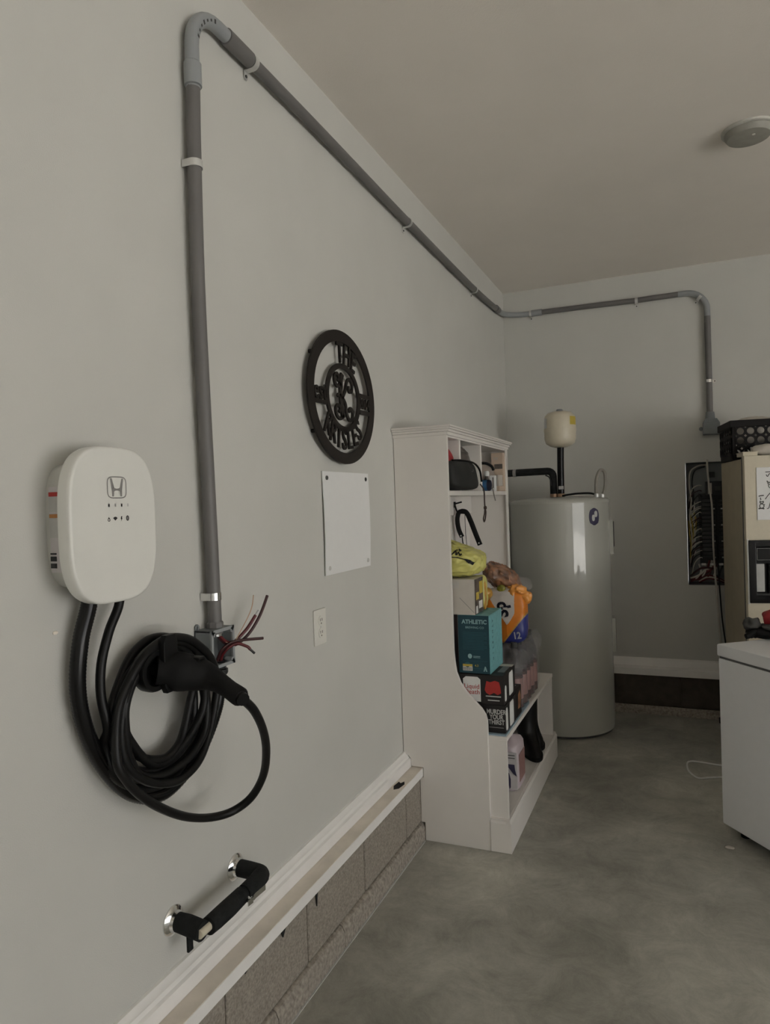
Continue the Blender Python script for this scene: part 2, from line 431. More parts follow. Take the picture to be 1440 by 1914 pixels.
HY0, HY1 = 2.71, 3.77    # hutch side panels
base = MB().prism([(0, 0.300), (0.033, 0.300), (0.032, 0.334), (0.025, 0.338), (0.021, 0.347), (0.014, 0.351), (0.008, 0.360), (0, 0.361)], 1, YF, YB).build('baseboard_left', m_trim)
struct(base)
lg = MB().prism([(0, 0.265), (0.083, 0.265), (0.085, 0.267), (0.085, 0.300), (0, 0.300)], 1, YF, YB-0.001)
lg = struct(lg.build('trim_1', [m_trim], smooth=False), 'white painted sill board capping the block kerb')
MB().box(0.0335, 0.0835, YF, YB, 0.2995, 0.3012).build('dusty_top', m_ledge, lg, smooth=False)
# hole knocked in the ledge near the hutch, flakes coloured dark to draw the black gaps below it
MB().prism([(0.040, 2.50), (0.052, 2.47), (0.068, 2.485), (0.074, 2.53), (0.064, 2.555), (0.056, 2.535), (0.044, 2.545)], 2, 0.3008, 0.3022).build('chipped_hole', m_hole, lg, smooth=False)
for (a, b_, c) in ((1.60, 0.045, 0.03), (1.80, 0.016, 0.05), (2.10, 0.04, 0.012), (1.42, 0.05, 0.016)):
    MB().prism([(a, 0.267), (a+b_, 0.267), (a+b_*0.6, 0.267-c*0.4), (a+b_*0.3, 0.267-c)], 0, BX+0.002, BX+0.0055).build('dark_gap_flake', m_hole, lg, smooth=False)

# back wall foot
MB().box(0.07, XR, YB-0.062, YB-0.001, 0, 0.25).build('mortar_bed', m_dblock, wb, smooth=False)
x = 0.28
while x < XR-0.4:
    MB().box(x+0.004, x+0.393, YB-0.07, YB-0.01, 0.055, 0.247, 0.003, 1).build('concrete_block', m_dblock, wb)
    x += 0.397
MB().prism([(YB-0.09, 0), (YB-0.088, 0.03), (YB-0.07, 0.05), (YB-0.005, 0.05), (YB-0.005, 0)], 0, 0.09, XR).build('footing_strip', m_parge, wb)
struct(MB().prism([(YB, 0.248), (YB-0.078, 0.248), (YB-0.078, 0.290), (YB-0.022, 0.296), (YB-0.015, 0.335), (YB-0.006, 0.345), (YB, 0.345)][::1], 0, 0.086, XR).build('baseboard_back', m_trim, smooth=False))
struct(MB().box(0.615, 0.668, YB-0.094, YB-0.072, 0.05, 0.262, 0.008).build('trim_2', m_trim), 'short upright trim board beside the water heater')
# faint drywall scuff and nail dimple
MB().blob((0.001, 0.972, 1.184), (0.0015, 0.006, 0.0035), 0.8, 0.001, 300, 3, nu=12, nv=8).build('paint_nick', m_ledge, wl)

# ------------------------------------------------------------------ EV charger
t = thing('ev_charger', 'white wall-mounted car charger with rounded cover, car emblem and black cables below', 'charger', (0, 1.045, 1.385))
rings = []
for (xx, ry, rz, dz) in ((0.0, 0.086, 0.122, 0), (0.02, 0.088, 0.124, 0), (0.05, 0.086, 0.122, 0), (0.062, 0.090, 0.128, 0)):
    rings.append([(xx, q[0], q[1]) for q in superell(1.048, 1.386+dz, ry, rz, 0.52)])
MB().loft(rings).build('rear_housing', m_evg, t, ang=40)
rings = []
YC, ZC = 1.046, 1.385
for (xx, k) in ((0.058, 0.93), (0.060, 0.985), (0.066, 1.0), (0.082, 1.0), (0.088, 0.992), (0.0905, 0.972), (0.0908, 0.94)):
    rings.append([(xx, q[0], q[1]) for q in superell(YC, ZC, 0.1135*k+0.0, 0.1515*(1-(1-k)*0.8), 0.62)])
for (xx, ky, kz) in ((0.0902, 0.86, 0.92), (0.0892, 0.72, 0.86), (0.0888, 0.6, 0.8), (0.0887, 0.3, 0.5), (0.0887, 0.02, 0.02)):
    rings.append([(xx, q[0], q[1]) for q in superell(YC, ZC, 0.1135*ky, 0.1515*kz, 0.62)])
cv = MB().loft(rings); bv = cv.bvh(); cv.build('front_cover', m_evw, t, ang=50)
# emblem: rounded square outline with an H
ey, ez = 1.052, 1.457
e = MB(); e.ribbon(superell(ey, ez, 0.0245, 0.0205, 0.45, 40), 0.0022, 0, 0.090, 0.0915, closed=True)
def sym(p): return [(ey+q[0], ez+q[1]) for q in p], [(ey-q[0], ez+q[1]) for q in p][::-1]
for pp in sym([(-0.0170, 0.0175), (-0.0125, 0.0175), (-0.0078, 0.0010), (-0.006, -0.0015), (0.0, -0.0025), (0.0, -0.0060), (-0.0055, -0.0065), (-0.0075, -0.0085), (-0.0085, -0.0175), (-0.0130, -0.0175), (-0.0135, -0.006)]):
    e.prism(pp, 0, 0.090, 0.0915)
e.project(bv, (-1, 0, 0), 0.0006); e.build('emblem', m_grey, t, smooth=False)
ic = MB()
for k in range(4): ic.prism([(1.030+k*0.0165+q[0], 1.4225+q[1]) for q in ((-0.0018, -0.003), (0.0018, -0.003), (0.0018, 0.003), (-0.0018, 0.003))], 0, 0.09, 0.0905)
ic.project(bv, (-1, 0, 0), 0.0006); ic.build('indicator_light', m_lgrey, t, smooth=False)
ic = MB()
ic.ribbon(ell(1.0285, 1.3945, 0.0026, 0.0026, 14), 0.0014, 0, 0.09, 0.0905, closed=True)
ic.prism([(1.0262, 1.3965), (1.0285, 1.4000), (1.0308, 1.3965)], 0, 0.09, 0.0905)
ic.prism([(1.0450, 1.3925)]+ell(1.0450, 1.3925, 0.0075, 0.0075, 8, PI*0.22, PI*0.78, True), 0, 0.09, 0.0905)
ic.prism([(1.0605, 1.4005), (1.0635, 1.4005), (1.0622, 1.3970), (1.0640, 1.3970), (1.0600, 1.3905), (1.0610, 1.3950), (1.0590, 1.3950)], 0, 0.09, 0.0905)
ic.ribbon(ell(1.0775, 1.3965, 0.0028, 0.0042, 16), 0.0022, 0, 0.09, 0.0905, closed=True)
ic.prism([(1.0770, 1.3945), (1.0780, 1.3945), (1.0780, 1.3985), (1.0770, 1.3985)], 0, 0.09, 0.0905)
ic.project(bv, (-1, 0, 0), 0.0006); ic.build('status_icon', m_ink, t, smooth=False)
# warning labels on the near side of the housing
lab = MB().box(0.014, 0.046, 0.958, 0.9605, 1.30, 1.46).build('warning_label', m_jugl, t, smooth=False)
for (z0, z1, mm) in ((1.442, 1.450, m_redink), (1.413, 1.441, m_lgrey), (1.402, 1.409, m_orink), (1.365, 1.401, m_lgrey)):
    MB().box(0.0145, 0.045, 0.9568, 0.9582, z0, z1).build('label_print', mm, lab, smooth=False)
for k, (z0, z1) in enumerate(((1.308, 1.317), (1.321, 1.330), (1.3335, 1.3365))):
    MB().box(0.014, 0.028, 0.9566, 0.958, z0, z1).build('label_print', m_ink, lab, smooth=False)
# supply whip (ribbed) from the charger to the junction box
whip = [(0.040, 1.021, 1.30), (0.038, 1.022, 1.237), (0.034, 1.000, 1.162), (0.030, 0.993, 1.071), (0.030, 1.011, 0.983), (0.030, 1.057, 0.893), (0.030, 1.128, 0.817), (0.030, 1.225, 0.784), (0.030, 1.34, 0.828), (0.030, 1.413, 0.908), (0.028, 1.434, 0.963), (0.027, 1.440, 1.001)]
pts = catmull(whip, 26); rr = [0.0150+0.0009*(i % 2) for i in range(len(pts))]
MB().tube(pts, rr, 14).build('supply_conduit', m_blackg, t, ang=60)
# charging cable: down from the charger, several coils round the holster, then out to the connector
path = [(0.050, 1.086, 1.29), (0.048, 1.090, 1.227), (0.045, 1.062, 1.172), (0.044, 1.040, 1.112), (0.046, 1.034, 1.050), (0.052, 1.042, 0.985)]
loops = 7; seg = 16
for i in range(loops*seg):
    f = i/(loops*seg-1); a = PI*1.0+2*PI*i/seg+0.12     # start at the left, go down
    k = abs(1-2*f)
    wob = 0.006*math.sin(i*1.7)+0.004*math.sin(i*0.63)
    cy = 1.192+0.018*k; ry = 0.104+0.061*k
    top = 1.103+0.032*k; bot = 0.880-0.075*k; cz = (top+bot)/2; rz = (top-bot)/2
    yy = cy+(ry+wob)*math.cos(a); zz = cz+(rz+wob*0.5)*math.sin(a)
    zz -= 0.02*math.sin(a)*0
    xx = 0.036+0.040*f+0.005*math.sin(i*0.9)
    path.append((xx, yy, zz))
tail = [(0.084, 1.030, 0.93), (0.088, 1.048, 0.885), (0.09, 1.086, 0.838), (0.09, 1.146, 0.787), (0.09, 1.221, 0.738), (0.095, 1.297, 0.705), (0.115, 1.351, 0.699), (0.15, 1.378, 0.726), (0.19, 1.371, 0.785), (0.225, 1.334, 0.857), (0.25, 1.287, 0.923), (0.265, 1.233, 0.983), (0.262, 1.196, 1.018)]
MB().tube(catmull(path+tail, 6), 0.0095, 10).build('charging_cable', m_black, t, ang=60)
# connector gun
gun = MB()
axis = catmull([(0.070, 1.165, 1.072), (0.095, 1.190, 1.066), (0.12, 1.212, 1.058), (0.15, 1.226, 1.050), (0.18, 1.224, 1.041), (0.215, 1.212, 1.032), (0.265, 1.190, 1.021)], 5)
prof = [0.030, 0.031, 0.032, 0.034, 0.037, 0.041, 0.042, 0.042, 0.041, 0.040, 0.038, 0.037, 0.036, 0.035, 0.033, 0.031, 0.029, 0.027, 0.025, 0.0245, 0.023, 0.022, 0.021, 0.0205, 0.020, 0.0195, 0.019, 0.0195, 0.020, 0.020, 0.016]
n = len(axis); gun.tube(axis, [prof[min(int(i*len(prof)/n), len(prof)-1)] for i in range(n)], 18)
g = gun.build('connector_handle', m_blackm, t, ang=50)
MB().box(0.115, 0.15, 1.205, 1.228, 1.086, 1.094, 0.004).build('latch_button', m_black, g)
MB().cyl((0.262, 1.192, 1.022), (0.272, 1.186, 1.019), 0.0135, 14).build('strain_relief', m_black, g)

h = thing('cable_holster', 'black round wall holster with upright hook holding the coiled charging cable', 'holster', (0, 1.15, 1.07))
MB().lathe([(0.034, 0.048), (0.043, 0.060), (0.044, 0.078), (0.042, 0.085), (0.032, 0.085), (0.032, 0.055)], (0, 1.150, 1.074), 0, 32).build('cup', m_black, h)
MB().prism([(1.158, 1.040), (1.166, 1.024), (1.192, 1.024), (1.201, 1.040), (1.201, 1.130), (1.194, 1.146), (1.166, 1.146), (1.158, 1.130)], 0, 0.083, 0.099, 0.003).build('hook_plate', m_black, h)
MB().box(0.0, 0.084, 1.165, 1.195, 1.060, 1.085, 0.004).build('neck', m_black, h)

# ------------------------------------------------------------------ junction box (open) with loose wires
t = thing('junction_box', 'grey plastic junction box without lid under the long vertical conduit', 'electrical box', (0, 1.424, 1.068))
BY0, BY1, BZ0, BZ1, BD = 1.379, 1.470, 1.020, 1.113, 0.052
jb = MB()
jb.box(0.001, 0.005, BY0, BY1, BZ0, BZ1)
for (a, b_, c, d) in ((BY0, BY0+0.005, BZ0, BZ1), (BY1-0.005, BY1, BZ0, BZ1), (BY0, BY1, BZ0, BZ0+0.005), (BY0, BY1, BZ1-0.005, BZ1)):
    jb.box(0.001, BD, a, b_, c, d, 0.0012, 1)
jb.build('box_shell', m_boxg, t)
rim = MB()
for (a, b_, c, d) in ((BY0-0.001, BY0+0.007, BZ0-0.001, BZ1+0.001), (BY1-0.007, BY1+0.001, BZ0-0.001, BZ1+0.001), (BY0, BY1, BZ0-0.001, BZ0+0.007), (BY0, BY1, BZ1-0.007, BZ1+0.001)):
    rim.box(BD-0.004, BD+0.001, a, b_, c, d)
for (yy, zz) in ((BY0+0.009, BZ0+0.009), (BY1-0.009, BZ0+0.009), (BY0+0.009, BZ1-0.009), (BY1-0.009, BZ1-0.009)):
    rim.cyl((BD-0.02, yy, zz), (BD+0.001, yy, zz), 0.0062, 10)
rim = rim.build('box_rim', m_pvcl, t)
for (yy, zz) in ((BY0+0.008, BZ0+0.008), (BY1-0.008, BZ0+0.008), (BY0+0.008, BZ1-0.008), (BY1-0.008, BZ1-0.008)):
    MB().cyl((BD, yy, zz), (BD+0.0016, yy, zz), 0.0022, 8).build('screw_hole', m_hole, rim)
eye = MB().tube([(0.004, BY0+0.008+0.006*math.cos(a), BZ1+0.006+0.006*math.sin(a)) for a in [2*PI*k/14 for k in range(14)]], 0.0028, 8, closed=True).build('mounting_ear', m_boxg, t)
MB().lathe([(0.021, BZ1), (0.021, BZ1+0.012), (0.019, BZ1+0.016), (0.019, BZ1-0.014), (0.016, BZ1-0.014)], (0.027, 1.428, 0), 2, 8).build('top_hub', m_pvc, t, ang=20)
MB().lathe([(0.017, BZ1-0.020), (0.0175, BZ1-0.006)], (0.027, 1.428, 0), 2, 24, caps=False).build('bushing', m_chrome, t)
cn = MB().lathe([(0.019, BZ0-0.026), (0.021, BZ0-0.022), (0.021, BZ0-0.012), (0.017, BZ0-0.010), (0.017, BZ0+0.008)], (0.027, 1.440, 0), 2, 8).build('bottom_connector', m_black, t, ang=20)
for pts, r, mm, nm in (
    ([(0.024, 1.428, 1.112), (0.032, 1.440, 1.086), (0.05, 1.464, 1.068), (0.06, 1.488, 1.095), (0.07, 1.523, 1.144), (0.07, 1.537, 1.181)], 0.0013, m_copper, 'ground_wire'),
    ([(0.028, 1.430, 1.112), (0.036, 1.445, 1.082), (0.045, 1.473, 1.068), (0.06, 1.512, 1.094), (0.07, 1.543, 1.127)], 0.0042, m_wred, 'red_wire'),
    ([(0.022, 1.424, 1.112), (0.034, 1.448, 1.076), (0.045, 1.478, 1.060), (0.062, 1.516, 1.080), (0.075, 1.553, 1.122), (0.08, 1.587, 1.173)], 0.0040, m_wdark, 'red_wire'),
    ([(0.020, 1.436, 1.012), (0.026, 1.436, 1.036), (0.04, 1.441, 1.060), (0.06, 1.466, 1.074), (0.1, 1.529, 1.071)], 0.0038, m_wdark, 'red_wire'),
    ([(0.028, 1.446, 1.012), (0.030, 1.446, 1.036), (0.044, 1.450, 1.056), (0.06, 1.468, 1.067), (0.08, 1.484, 1.058), (0.086, 1.489, 1.050)], 0.0040, m_wred, 'red_wire')):
    wv = MB().tube(catmull(pts, 6), r, 8).build(nm, mm, t)
    if nm == 'red_wire' and mm == m_wred:
        e1, e0 = Vector(pts[-1]), Vector(pts[-2]); d = (e1-e0).normalized()
        MB().cyl(e1, e1+d*0.016, 0.0031, 8).build('bare_end', m_lgrey if pts[-1][2] > 1.1 else m_gcloth, wv)

# ------------------------------------------------------------------ conduit run
RC = 0.0172
cx = 0.026
t = thing('conduit_run', 'long grey plastic conduit rising from the open box and running beneath the ceiling', 'conduit', (0, 1.41, 1.12))
MB().tube(catmull([(0.027, 1.428, 1.118), (cx, 1.424, 1.4), (cx, 1.412, 1.9), (cx, 1.415, 2.25), (cx, 1.421, 2.46)], 6), RC, 18).build('vertical_pipe', m_pvc, t)
elb = [(cx, 1.421, 2.44), (cx, 1.421, 2.53)]
for k in range(9):
    a = PI-PI/2*k/8
    elb.append((cx, 1.531+0.110*math.cos(a), 2.545+0.110*math.sin(a)))
elb += [(cx, 1.60, 2.655)]
el = MB().tube(elb, RC+0.0006, 20).build('elbow', m_pvcl, t)
# printed marking round the bend
for k in range(7):
    a = PI-PI/2*(1.2+k)/9; am = 0.036
    pk = []
    ww = 0.0035 if k % 3 else 0.006
    for da in (-am, 0.0, am):
        aa = a+da
        for sgn in (-1, 1):
            rad = 0.110-0.004+sgn*ww*0.8
            xx = cx+math.sqrt(max(0, (RC+0.0013)**2-(rad-0.110)**2))
            pk.append((xx, 1.531+rad*math.cos(aa), 2.545+rad*math.sin(aa)))
    b = MB(); vs = [b.bm.verts.new(p) for p in pk]
    b.face([vs[0], vs[1], vs[3], vs[2]]); b.face([vs[2], vs[3], vs[5], vs[4]])
    b.build('printed_mark', m_gcloth, el, smooth=False)
MB().lathe([(RC+0.001, 2.444), (RC+0.0045, 2.446), (RC+0.0045, 2.500), (RC+0.001, 2.504)], (cx, 1.421, 0), 2, 24).build('coupling', m_pvcl, t)
MB().lathe([(RC+0.001, 1.566), (RC+0.0042, 1.567), (RC+0.0042, 1.676), (RC+0.001, 1.678)], (cx, 0, 2.655), 1, 24).build('coupling', m_pvc, t)
MB().tube(catmull([(cx, 1.60, 2.655), (cx, 2.1, 2.652), (cx, 2.9, 2.640), (cx, 3.99, 2.634), (cx, 4.52, 2.650)], 6), RC, 16).build('horizontal_pipe', m_pvc, t)
ce = [(cx, 4.50, 2.650), (cx, 4.60, 2.654)]
RR = 0.165; ccx, ccy = cx+RR, 4.805-RR
for k in range(9):
    a = PI-PI/2*k/8
    ce.append((ccx+RR*math.cos(a), ccy+RR*math.sin(a), 2.656+0.008*k/8))
ce += [(0.27, 4.805, 2.664)]
MB().tube(ce, RC+0.0004, 18).build('corner_elbow', m_pvcl, t)
MB().lathe([(RC+0.001, 4.50), (RC+0.004, 4.501), (RC+0.004, 4.57), (RC+0.001, 4.571)], (cx, 0, 2.651), 1, 22).build('coupling', m_pvc, t)
MB().lathe([(RC+0.001, 0.20), (RC+0.004, 0.201), (RC+0.004, 0.270), (RC+0.001, 0.271)], (0, 4.805, 2.664), 0, 22).build('coupling', m_pvcl, t)
MB().tube([(0.26, 4.805, 2.664), (0.87, 4.805, 2.656), (1.14, 4.805, 2.658)], RC, 16).build('back_pipe', m_pvc, t)
ue = [(1.12, 4.805, 2.658)]
for k in range(9):
    a = PI/2-PI/2*k/8
    ue.append((1.168+0.116*math.cos(a), 4.805, 2.542+0.116*math.sin(a)))
ue += [(1.284, 4.805, 2.46)]
MB().tube(ue, RC+0.0008, 18).build('drop_elbow', m_pvcl, t)
MB().tube([(1.284, 4.805, 2.50), (1.285, 4.805, 2.1), (1.284, 4.805, 1.88)], RC+0.001, 16).build('drop_pipe', m_pvc, t)
def strap(parent, c, along, wall, m=m_zinc):
    # two-band pipe strap: band round the pipe, ear with a screw against the wall
    c = Vector(c); A = Vector(along); Wn = Vector(wall)   # Wn points from the wall outward
    S = A.cross(Wn); b = MB(); pts = []
    d0 = (c.dot(Wn)-Vector(parent_wall(Wn)).dot(Wn)); w_ = 0.009; th = 0.0016; rb = RC+0.0012
    base_ = c + S*(rb+th) - Wn*(d0-0.003)
    pts.append((c - S*rb - Wn*(d0-0.003), -S))
    for k in range(13):
        a = -PI/2+PI*k/12
        nn = S*math.sin(a) + Wn*math.cos(a); pts.append((c + nn*rb, nn))
    pts.append((c + S*rb - Wn*(d0-0.006), S))
    fr = [[p+nn*th+A*q for q in (-w_, w_)] for p, nn in pts]; bk = [[p+A*q for q in (-w_, w_)] for p, nn in pts]
    b.sheet(fr, bk)
    ear = [(base_-S*th*0.5, 1.0), (base_+S*0.016, 0.9), (base_+S*0.023, 0.5)]
    b.sheet([[p+A*q*k2+Wn*th for q in (-w_, w_)] for p, k2 in ear], [[p+A*q*k2 for q in (-w_, w_)] for p, k2 in ear])
    o = b.build('pipe_strap', m, parent)
    q = base_+S*0.013
    MB().cyl(q, q+Wn*0.004, 0.0042, 8).build('screw', m_gcloth, o)
def parent_wall(Wn):
    return (0, 0, 0) if abs(Wn.x) > 0.5 else (0, YB, 0)
strap(t, (cx, 1.4155, 2.252), (0, 0, 1), (1, 0, 0))
strap(t, (0.0265, 1.426, 1.192), (0, 0, 1), (1, 0, 0), m_chrome)
strap(t, (cx, 1.690, 2.6545), (0, 1, 0), (1, 0, 0))
strap(t, (cx, 2.905, 2.640), (0, 1, 0), (1, 0, 0))
strap(t, (cx, 3.99, 2.634), (0, 1, 0), (1, 0, 0))
strap(t, (0.195, 4.805, 2.664), (1, 0, 0), (0, -1, 0))
strap(t, (0.873, 4.805, 2.656), (1, 0, 0), (0, -1, 0))
strap(t, (1.245, 4.805, 2.62), (0.7071, 0, -0.7071), (0, -1, 0))
strap(t, (1.2845, 4.805, 2.098), (0, 0, 1), (0, -1, 0), m_chrome)

t = thing('conduit_box', 'small grey closed box where the conduit drops above the breaker panel', 'electrical box', (1.288, 4.83, 1.80))
MB().prism([(1.242, 1.765), (1.338, 1.762), (1.338, 1.835), (1.322, 1.862), (1.256, 1.862), (1.242, 1.838)], 1, 4.765, 4.829, 0.004).build('box_body', m_boxg, t)
MB().lathe([(0.030, 1.858), (0.027, 1.872), (0.024, 1.905), (0.020, 1.906)], (1.285, 4.803, 0), 2, 20).build('hub', m_boxg, t)
for sx in (1.232, 1.348): MB().cyl((sx, 4.812, 1.805), (sx, 4.829, 1.805), 0.012, 12).build('mounting_ear', m_boxg, t)
MB().box(1.246, 1.334, 4.762, 4.766, 1.768, 1.832, 0.002).build('cover_plate', m_boxg, t)

# ------------------------------------------------------------------ round family sign
t = thing('round_sign', 'dark brown cut-out metal ring sign with family lettering and a scrolled letter in its middle', 'sign', (0, 2.205, 1.78))
SY, SZ, SX0, SX1 = 2.205, 1.781, 0.020, 0.027
R0, R1, R2, R3 = 0.276, 0.230, 0.142, 0.120
def ring_mb(ro, ri, n=72): return MB().ribbon(ell(SY, SZ, (ro+ri)/2, (ro+ri)/2, n), ro-ri, 0, SX0, SX1, closed=True)
ring_mb(R0, R1).oval(SY, SZ, 0.945, 0.84).build('outer_ring', m_sign, t, ang=30)
ring_mb(R2, R3, 56).oval(SY, SZ, 0.945, 0.84).build('inner_ring', m_sign, t, ang=30)
def arc_text(word, rmid, size, a0, da, flip, name, xs=1.0):
    for k, chx in enumerate(word):
        a = a0+da*k
        mtx = face_x((SX0+SX1)/2, SY+rmid*math.sin(a), SZ+rmid*math.cos(a))
        da_ = (a-PI if flip else a); mtx = rot2(mtx, -da_*0.55)
        MB().text(chx, size, mtx, (SX1-SX0)/2, bold=0.0016, xs=xs).oval(SY, SZ, 0.945, 0.84).build(name, m_sign, t, smooth=False)
arc_text('THE', 0.181, 0.118, math.radians(-6), math.radians(18), False, 'letter', 0.75)
arc_text('KRISLES', 0.178, 0.120, PI+math.radians(46), math.radians(-15), True, 'letter', 0.72)
MB().text('est', 0.105, face_x((SX0+SX1)/2, SY-0.182, SZ+0.004), (SX1-SX0)/2, bold=0.0015, xs=0.75).oval(SY, SZ, 0.945, 0.84).build('letter', m_sign, t, smooth=False)
MB().text('2014', 0.062, face_x((SX0+SX1)/2, SY+0.183, SZ-0.006), (SX1-SX0)/2, bold=0.001, xs=0.78).oval(SY, SZ, 0.945, 0.84).build('letter', m_sign, t, smooth=False)
for (a, b_, z0, z1) in ((0.138, 0.226, -0.051, -0.033), (0.138, 0.226, 0.021, 0.039), (-0.226, -0.138, -0.046, -0.030)):
    MB().box(SX0, SX1, SY+a, SY+b_, SZ+z0, SZ+z1).oval(SY, SZ, 0.945, 0.84).build('tie_bar', m_sign, t, smooth=False)
mono = MB()
def st(p, w_): mono.ribbon([(SY+q[0], SZ+q[1]) for q in [(v.x, v.y) for v in catmull([(a, b, 0) for a, b in p], 8)]], w_, 0, SX0, SX1)
st([(-0.006, 0.098), (-0.020, 0.062), (-0.022, 0.0), (-0.014, -0.06), (-0.004, -0.085)], 0.024)
st([(-0.022, 0.058), (-0.045, 0.042), (-0.066, 0.052), (-0.070, 0.078), (-0.052, 0.094), (-0.036, 0.080), (-0.042, 0.064)], 0.013)
st([(-0.006, -0.070), (-0.030, -0.090), (-0.060, -0.078), (-0.066, -0.050), (-0.046, -0.034), (-0.030, -0.048), (-0.040, -0.064)], 0.013)
st([(-0.012, -0.004), (0.014, 0.030), (0.030, 0.070), (0.054, 0.086), (0.076, 0.066), (0.070, 0.036), (0.048, 0.034), (0.044, 0.056)], 0.013)
st([(-0.012, 0.002), (0.014, -0.024), (0.022, -0.060), (0.042, -0.088), (0.070, -0.080), (0.074, -0.050), (0.054, -0.038), (0.042, -0.054)], 0.014)
st([(-0.022, 0.004), (-0.040, 0.010), (-0.048, 0.0)], 0.012)
mono.oval(SY, SZ, 0.945, 0.84).build('monogram', m_sign, t, smooth=False)
for q in ((-0.206, 0.154), (-0.206, -0.154), (0.06, -0.25)):
    MB().cyl((0, SY+q[0], SZ+q[1]), (SX0+0.001, SY+q[0], SZ+q[1]), 0.008, 10).oval(SY, SZ, 0.945, 0.84).build('standoff', m_sign, t)

# ------------------------------------------------------------------ white panel, outlet
t = thing('wall_panel', 'blank white square board screwed to the wall beneath the round sign', 'panel', (0, 2.247, 1.346))
b = MB()
def bp(i, j, o):
    uu, v = j/8, i/8
    return (0.003+o+0.004*math.sin(PI*v)+0.003*(uu-0.5)*(v-0.5), 2.063+0.367*uu, 1.172+0.350*v)
b.sheet([[bp(i, j, 0.003) for j in range(9)] for i in range(9)], [[bp(i, j, 0) for j in range(9)] for i in range(9)])
b.build('board', m_paper, t, ang=30)
for (yy, zz) in ((2.090, 1.500), (2.404, 1.500), (2.090, 1.195), (2.404, 1.195)):
    MB().lathe([(0.0075, 0.004), (0.0075, 0.0095), (0.004, 0.0115)], (0, yy, zz), 0, 14).build('corner_screw', m_zinc if zz < 1.3 else m_gcloth, t)
t = thing('wall_outlet', 'ivory duplex power outlet on the wall beside the cabinet', 'outlet', (0, 2.014, 1.011))
MB().box(0, 0.006, 1.974, 2.054, 0.953, 1.069, 0.003).build('cover_plate', m_ivory, t)
for zz in (1.031, 0.991):
    rc = MB().lathe([(0.0165, 0.005), (0.0165, 0.0085)], (0, 2.014, zz), 0, 24).build('socket', m_ivory, t)
    for dy in (-0.006, 0.006): MB().box(0.0082, 0.0092, 2.014+dy-0.0012, 2.014+dy+0.0012, zz-0.001, zz+0.008).build('slot', m_slot, rc, smooth=False)
    MB().cyl((0.008, 2.014, zz-0.008), (0.0092, 2.014, zz-0.008), 0.0026, 10).build('ground_slot', m_slot, rc)
MB().cyl((0.005, 2.014, 1.011), (0.0075, 2.014, 1.011), 0.003, 10).build('plate_screw', m_zinc, t)

# ------------------------------------------------------------------ insulated water pipe at the lower left
t = thing('water_shutoff', 'foam-wrapped water pipe loop with silver shut-off lever low on the wall', 'water pipe', (0, 1.39, 0.467))
for yy, zz in ((1.510, 0.469), (1.266, 0.466)):
    MB().lathe([(0.034, 0.0), (0.034, 0.003), (0.031, 0.006), (0.024, 0.010), (0.021, 0.017)], (0, yy, zz), 0, 32).build('escutcheon', m_chrome, t)
p1 = [(0.008, 1.510, 0.469), (0.045, 1.510, 0.468), (0.072, 1.509, 0.467)]
for k in range(1, 6):
    a = PI/2*k/5
    p1.append((0.072+0.016*math.sin(a), 1.509-0.016*(1-math.cos(a)), 0.466))
p1 += [(0.089, 1.47, 0.465), (0.087, 1.425, 0.463)]
MB().tube(p1, [0.0215]*3+[0.0222]*5+[0.0205, 0.019], 18).build('foam_sleeve', m_foam, t)
MB().tube([(0.087, 1.416, 0.462), (0.087, 1.36, 0.460), (0.086, 1.31, 0.459), (0.085, 1.285, 0.459)], [0.0205, 0.022, 0.0215, 0.0205], 18).build('foam_sleeve', m_foam, t)
MB().tube([(0.008, 1.266, 0.466), (0.045, 1.266, 0.464), (0.086, 1.264, 0.460)], [0.0205, 0.0225, 0.0225], 18).build('foam_sleeve', m_foam, t)
MB().tube([(0.086, 1.25, 0.460), (0.086, 1.30, 0.460)], 0.0105, 14).build('plastic_fitting', m_tank, t)
MB().tube([(0.087, 1.410, 0.462), (0.087, 1.428, 0.463)], 0.0145, 14).build('valve_collar', m_black, t)
vv = MB().cyl((0.090, 1.418, 0.462), (0.116, 1.410, 0.455), 0.0065, 12).build('valve_stem', m_chrome, t)
MB().loft([[(xx+dx, yy, zz+dz) for dx, dz in ((-0.0015, -0.007), (0.0015, -0.007), (0.0015, 0.007), (-0.0015, 0.007))] for xx, yy, zz in ((0.115, 1.398, 0.455), (0.116, 1.418, 0.454), (0.108, 1.432, 0.450), (0.106, 1.445, 0.449), (0.106, 1.488, 0.447))]).build('lever', m_chrome, vv, smooth=False)
MB().box(0.046, 0.052, 1.255, 1.272, 0.408, 0.448, 0.001).build('paper_tag', m_foam, t)

# ------------------------------------------------------------------ hall tree cabinet
XU, XS, XBN, XBS = 0.235, 0.367, 0.440, 0.451
t = thing('hall_tree', 'tall white storage cabinet with cubbies above and a bench below, packed with groceries', 'cabinet', (0.2, 3.24, 0))
prof = [(0.089, 0.0), (XS, 0.0), (XS, 0.520), (0.361, 0.545), (0.345, 0.570), (0.312, 0.603), (0.285, 0.632), (0.260, 0.668), (0.244, 0.710), (0.238, 0.755), (XU, 0.80), (XU, 1.690), (0.002, 1.690), (0.002, 0.3625), (0.004, 0.3625), (0.012, 0.3525), (0.0225, 0.3485), (0.0340, 0.335), (0.0340, 0.304), (0.088, 0.304), (0.088, 0.262), (0.0725, 0.262), (0.0725, 0.075), (0.089, 0.075)]
MB().prism(prof, 1, HY0, HY0+0.018, 0.0012).build('side_panel', m_white, t, smooth=False)
MB().prism(prof, 1, HY1-0.018, HY1, 0.0012).build('side_panel', m_white, t, smooth=False)
MB().box(0.004, 0.018, HY0+0.018, HY1-0.018, 0.375, 1.69).build('back_panel', m_white, t, smooth=False)
bt = MB()
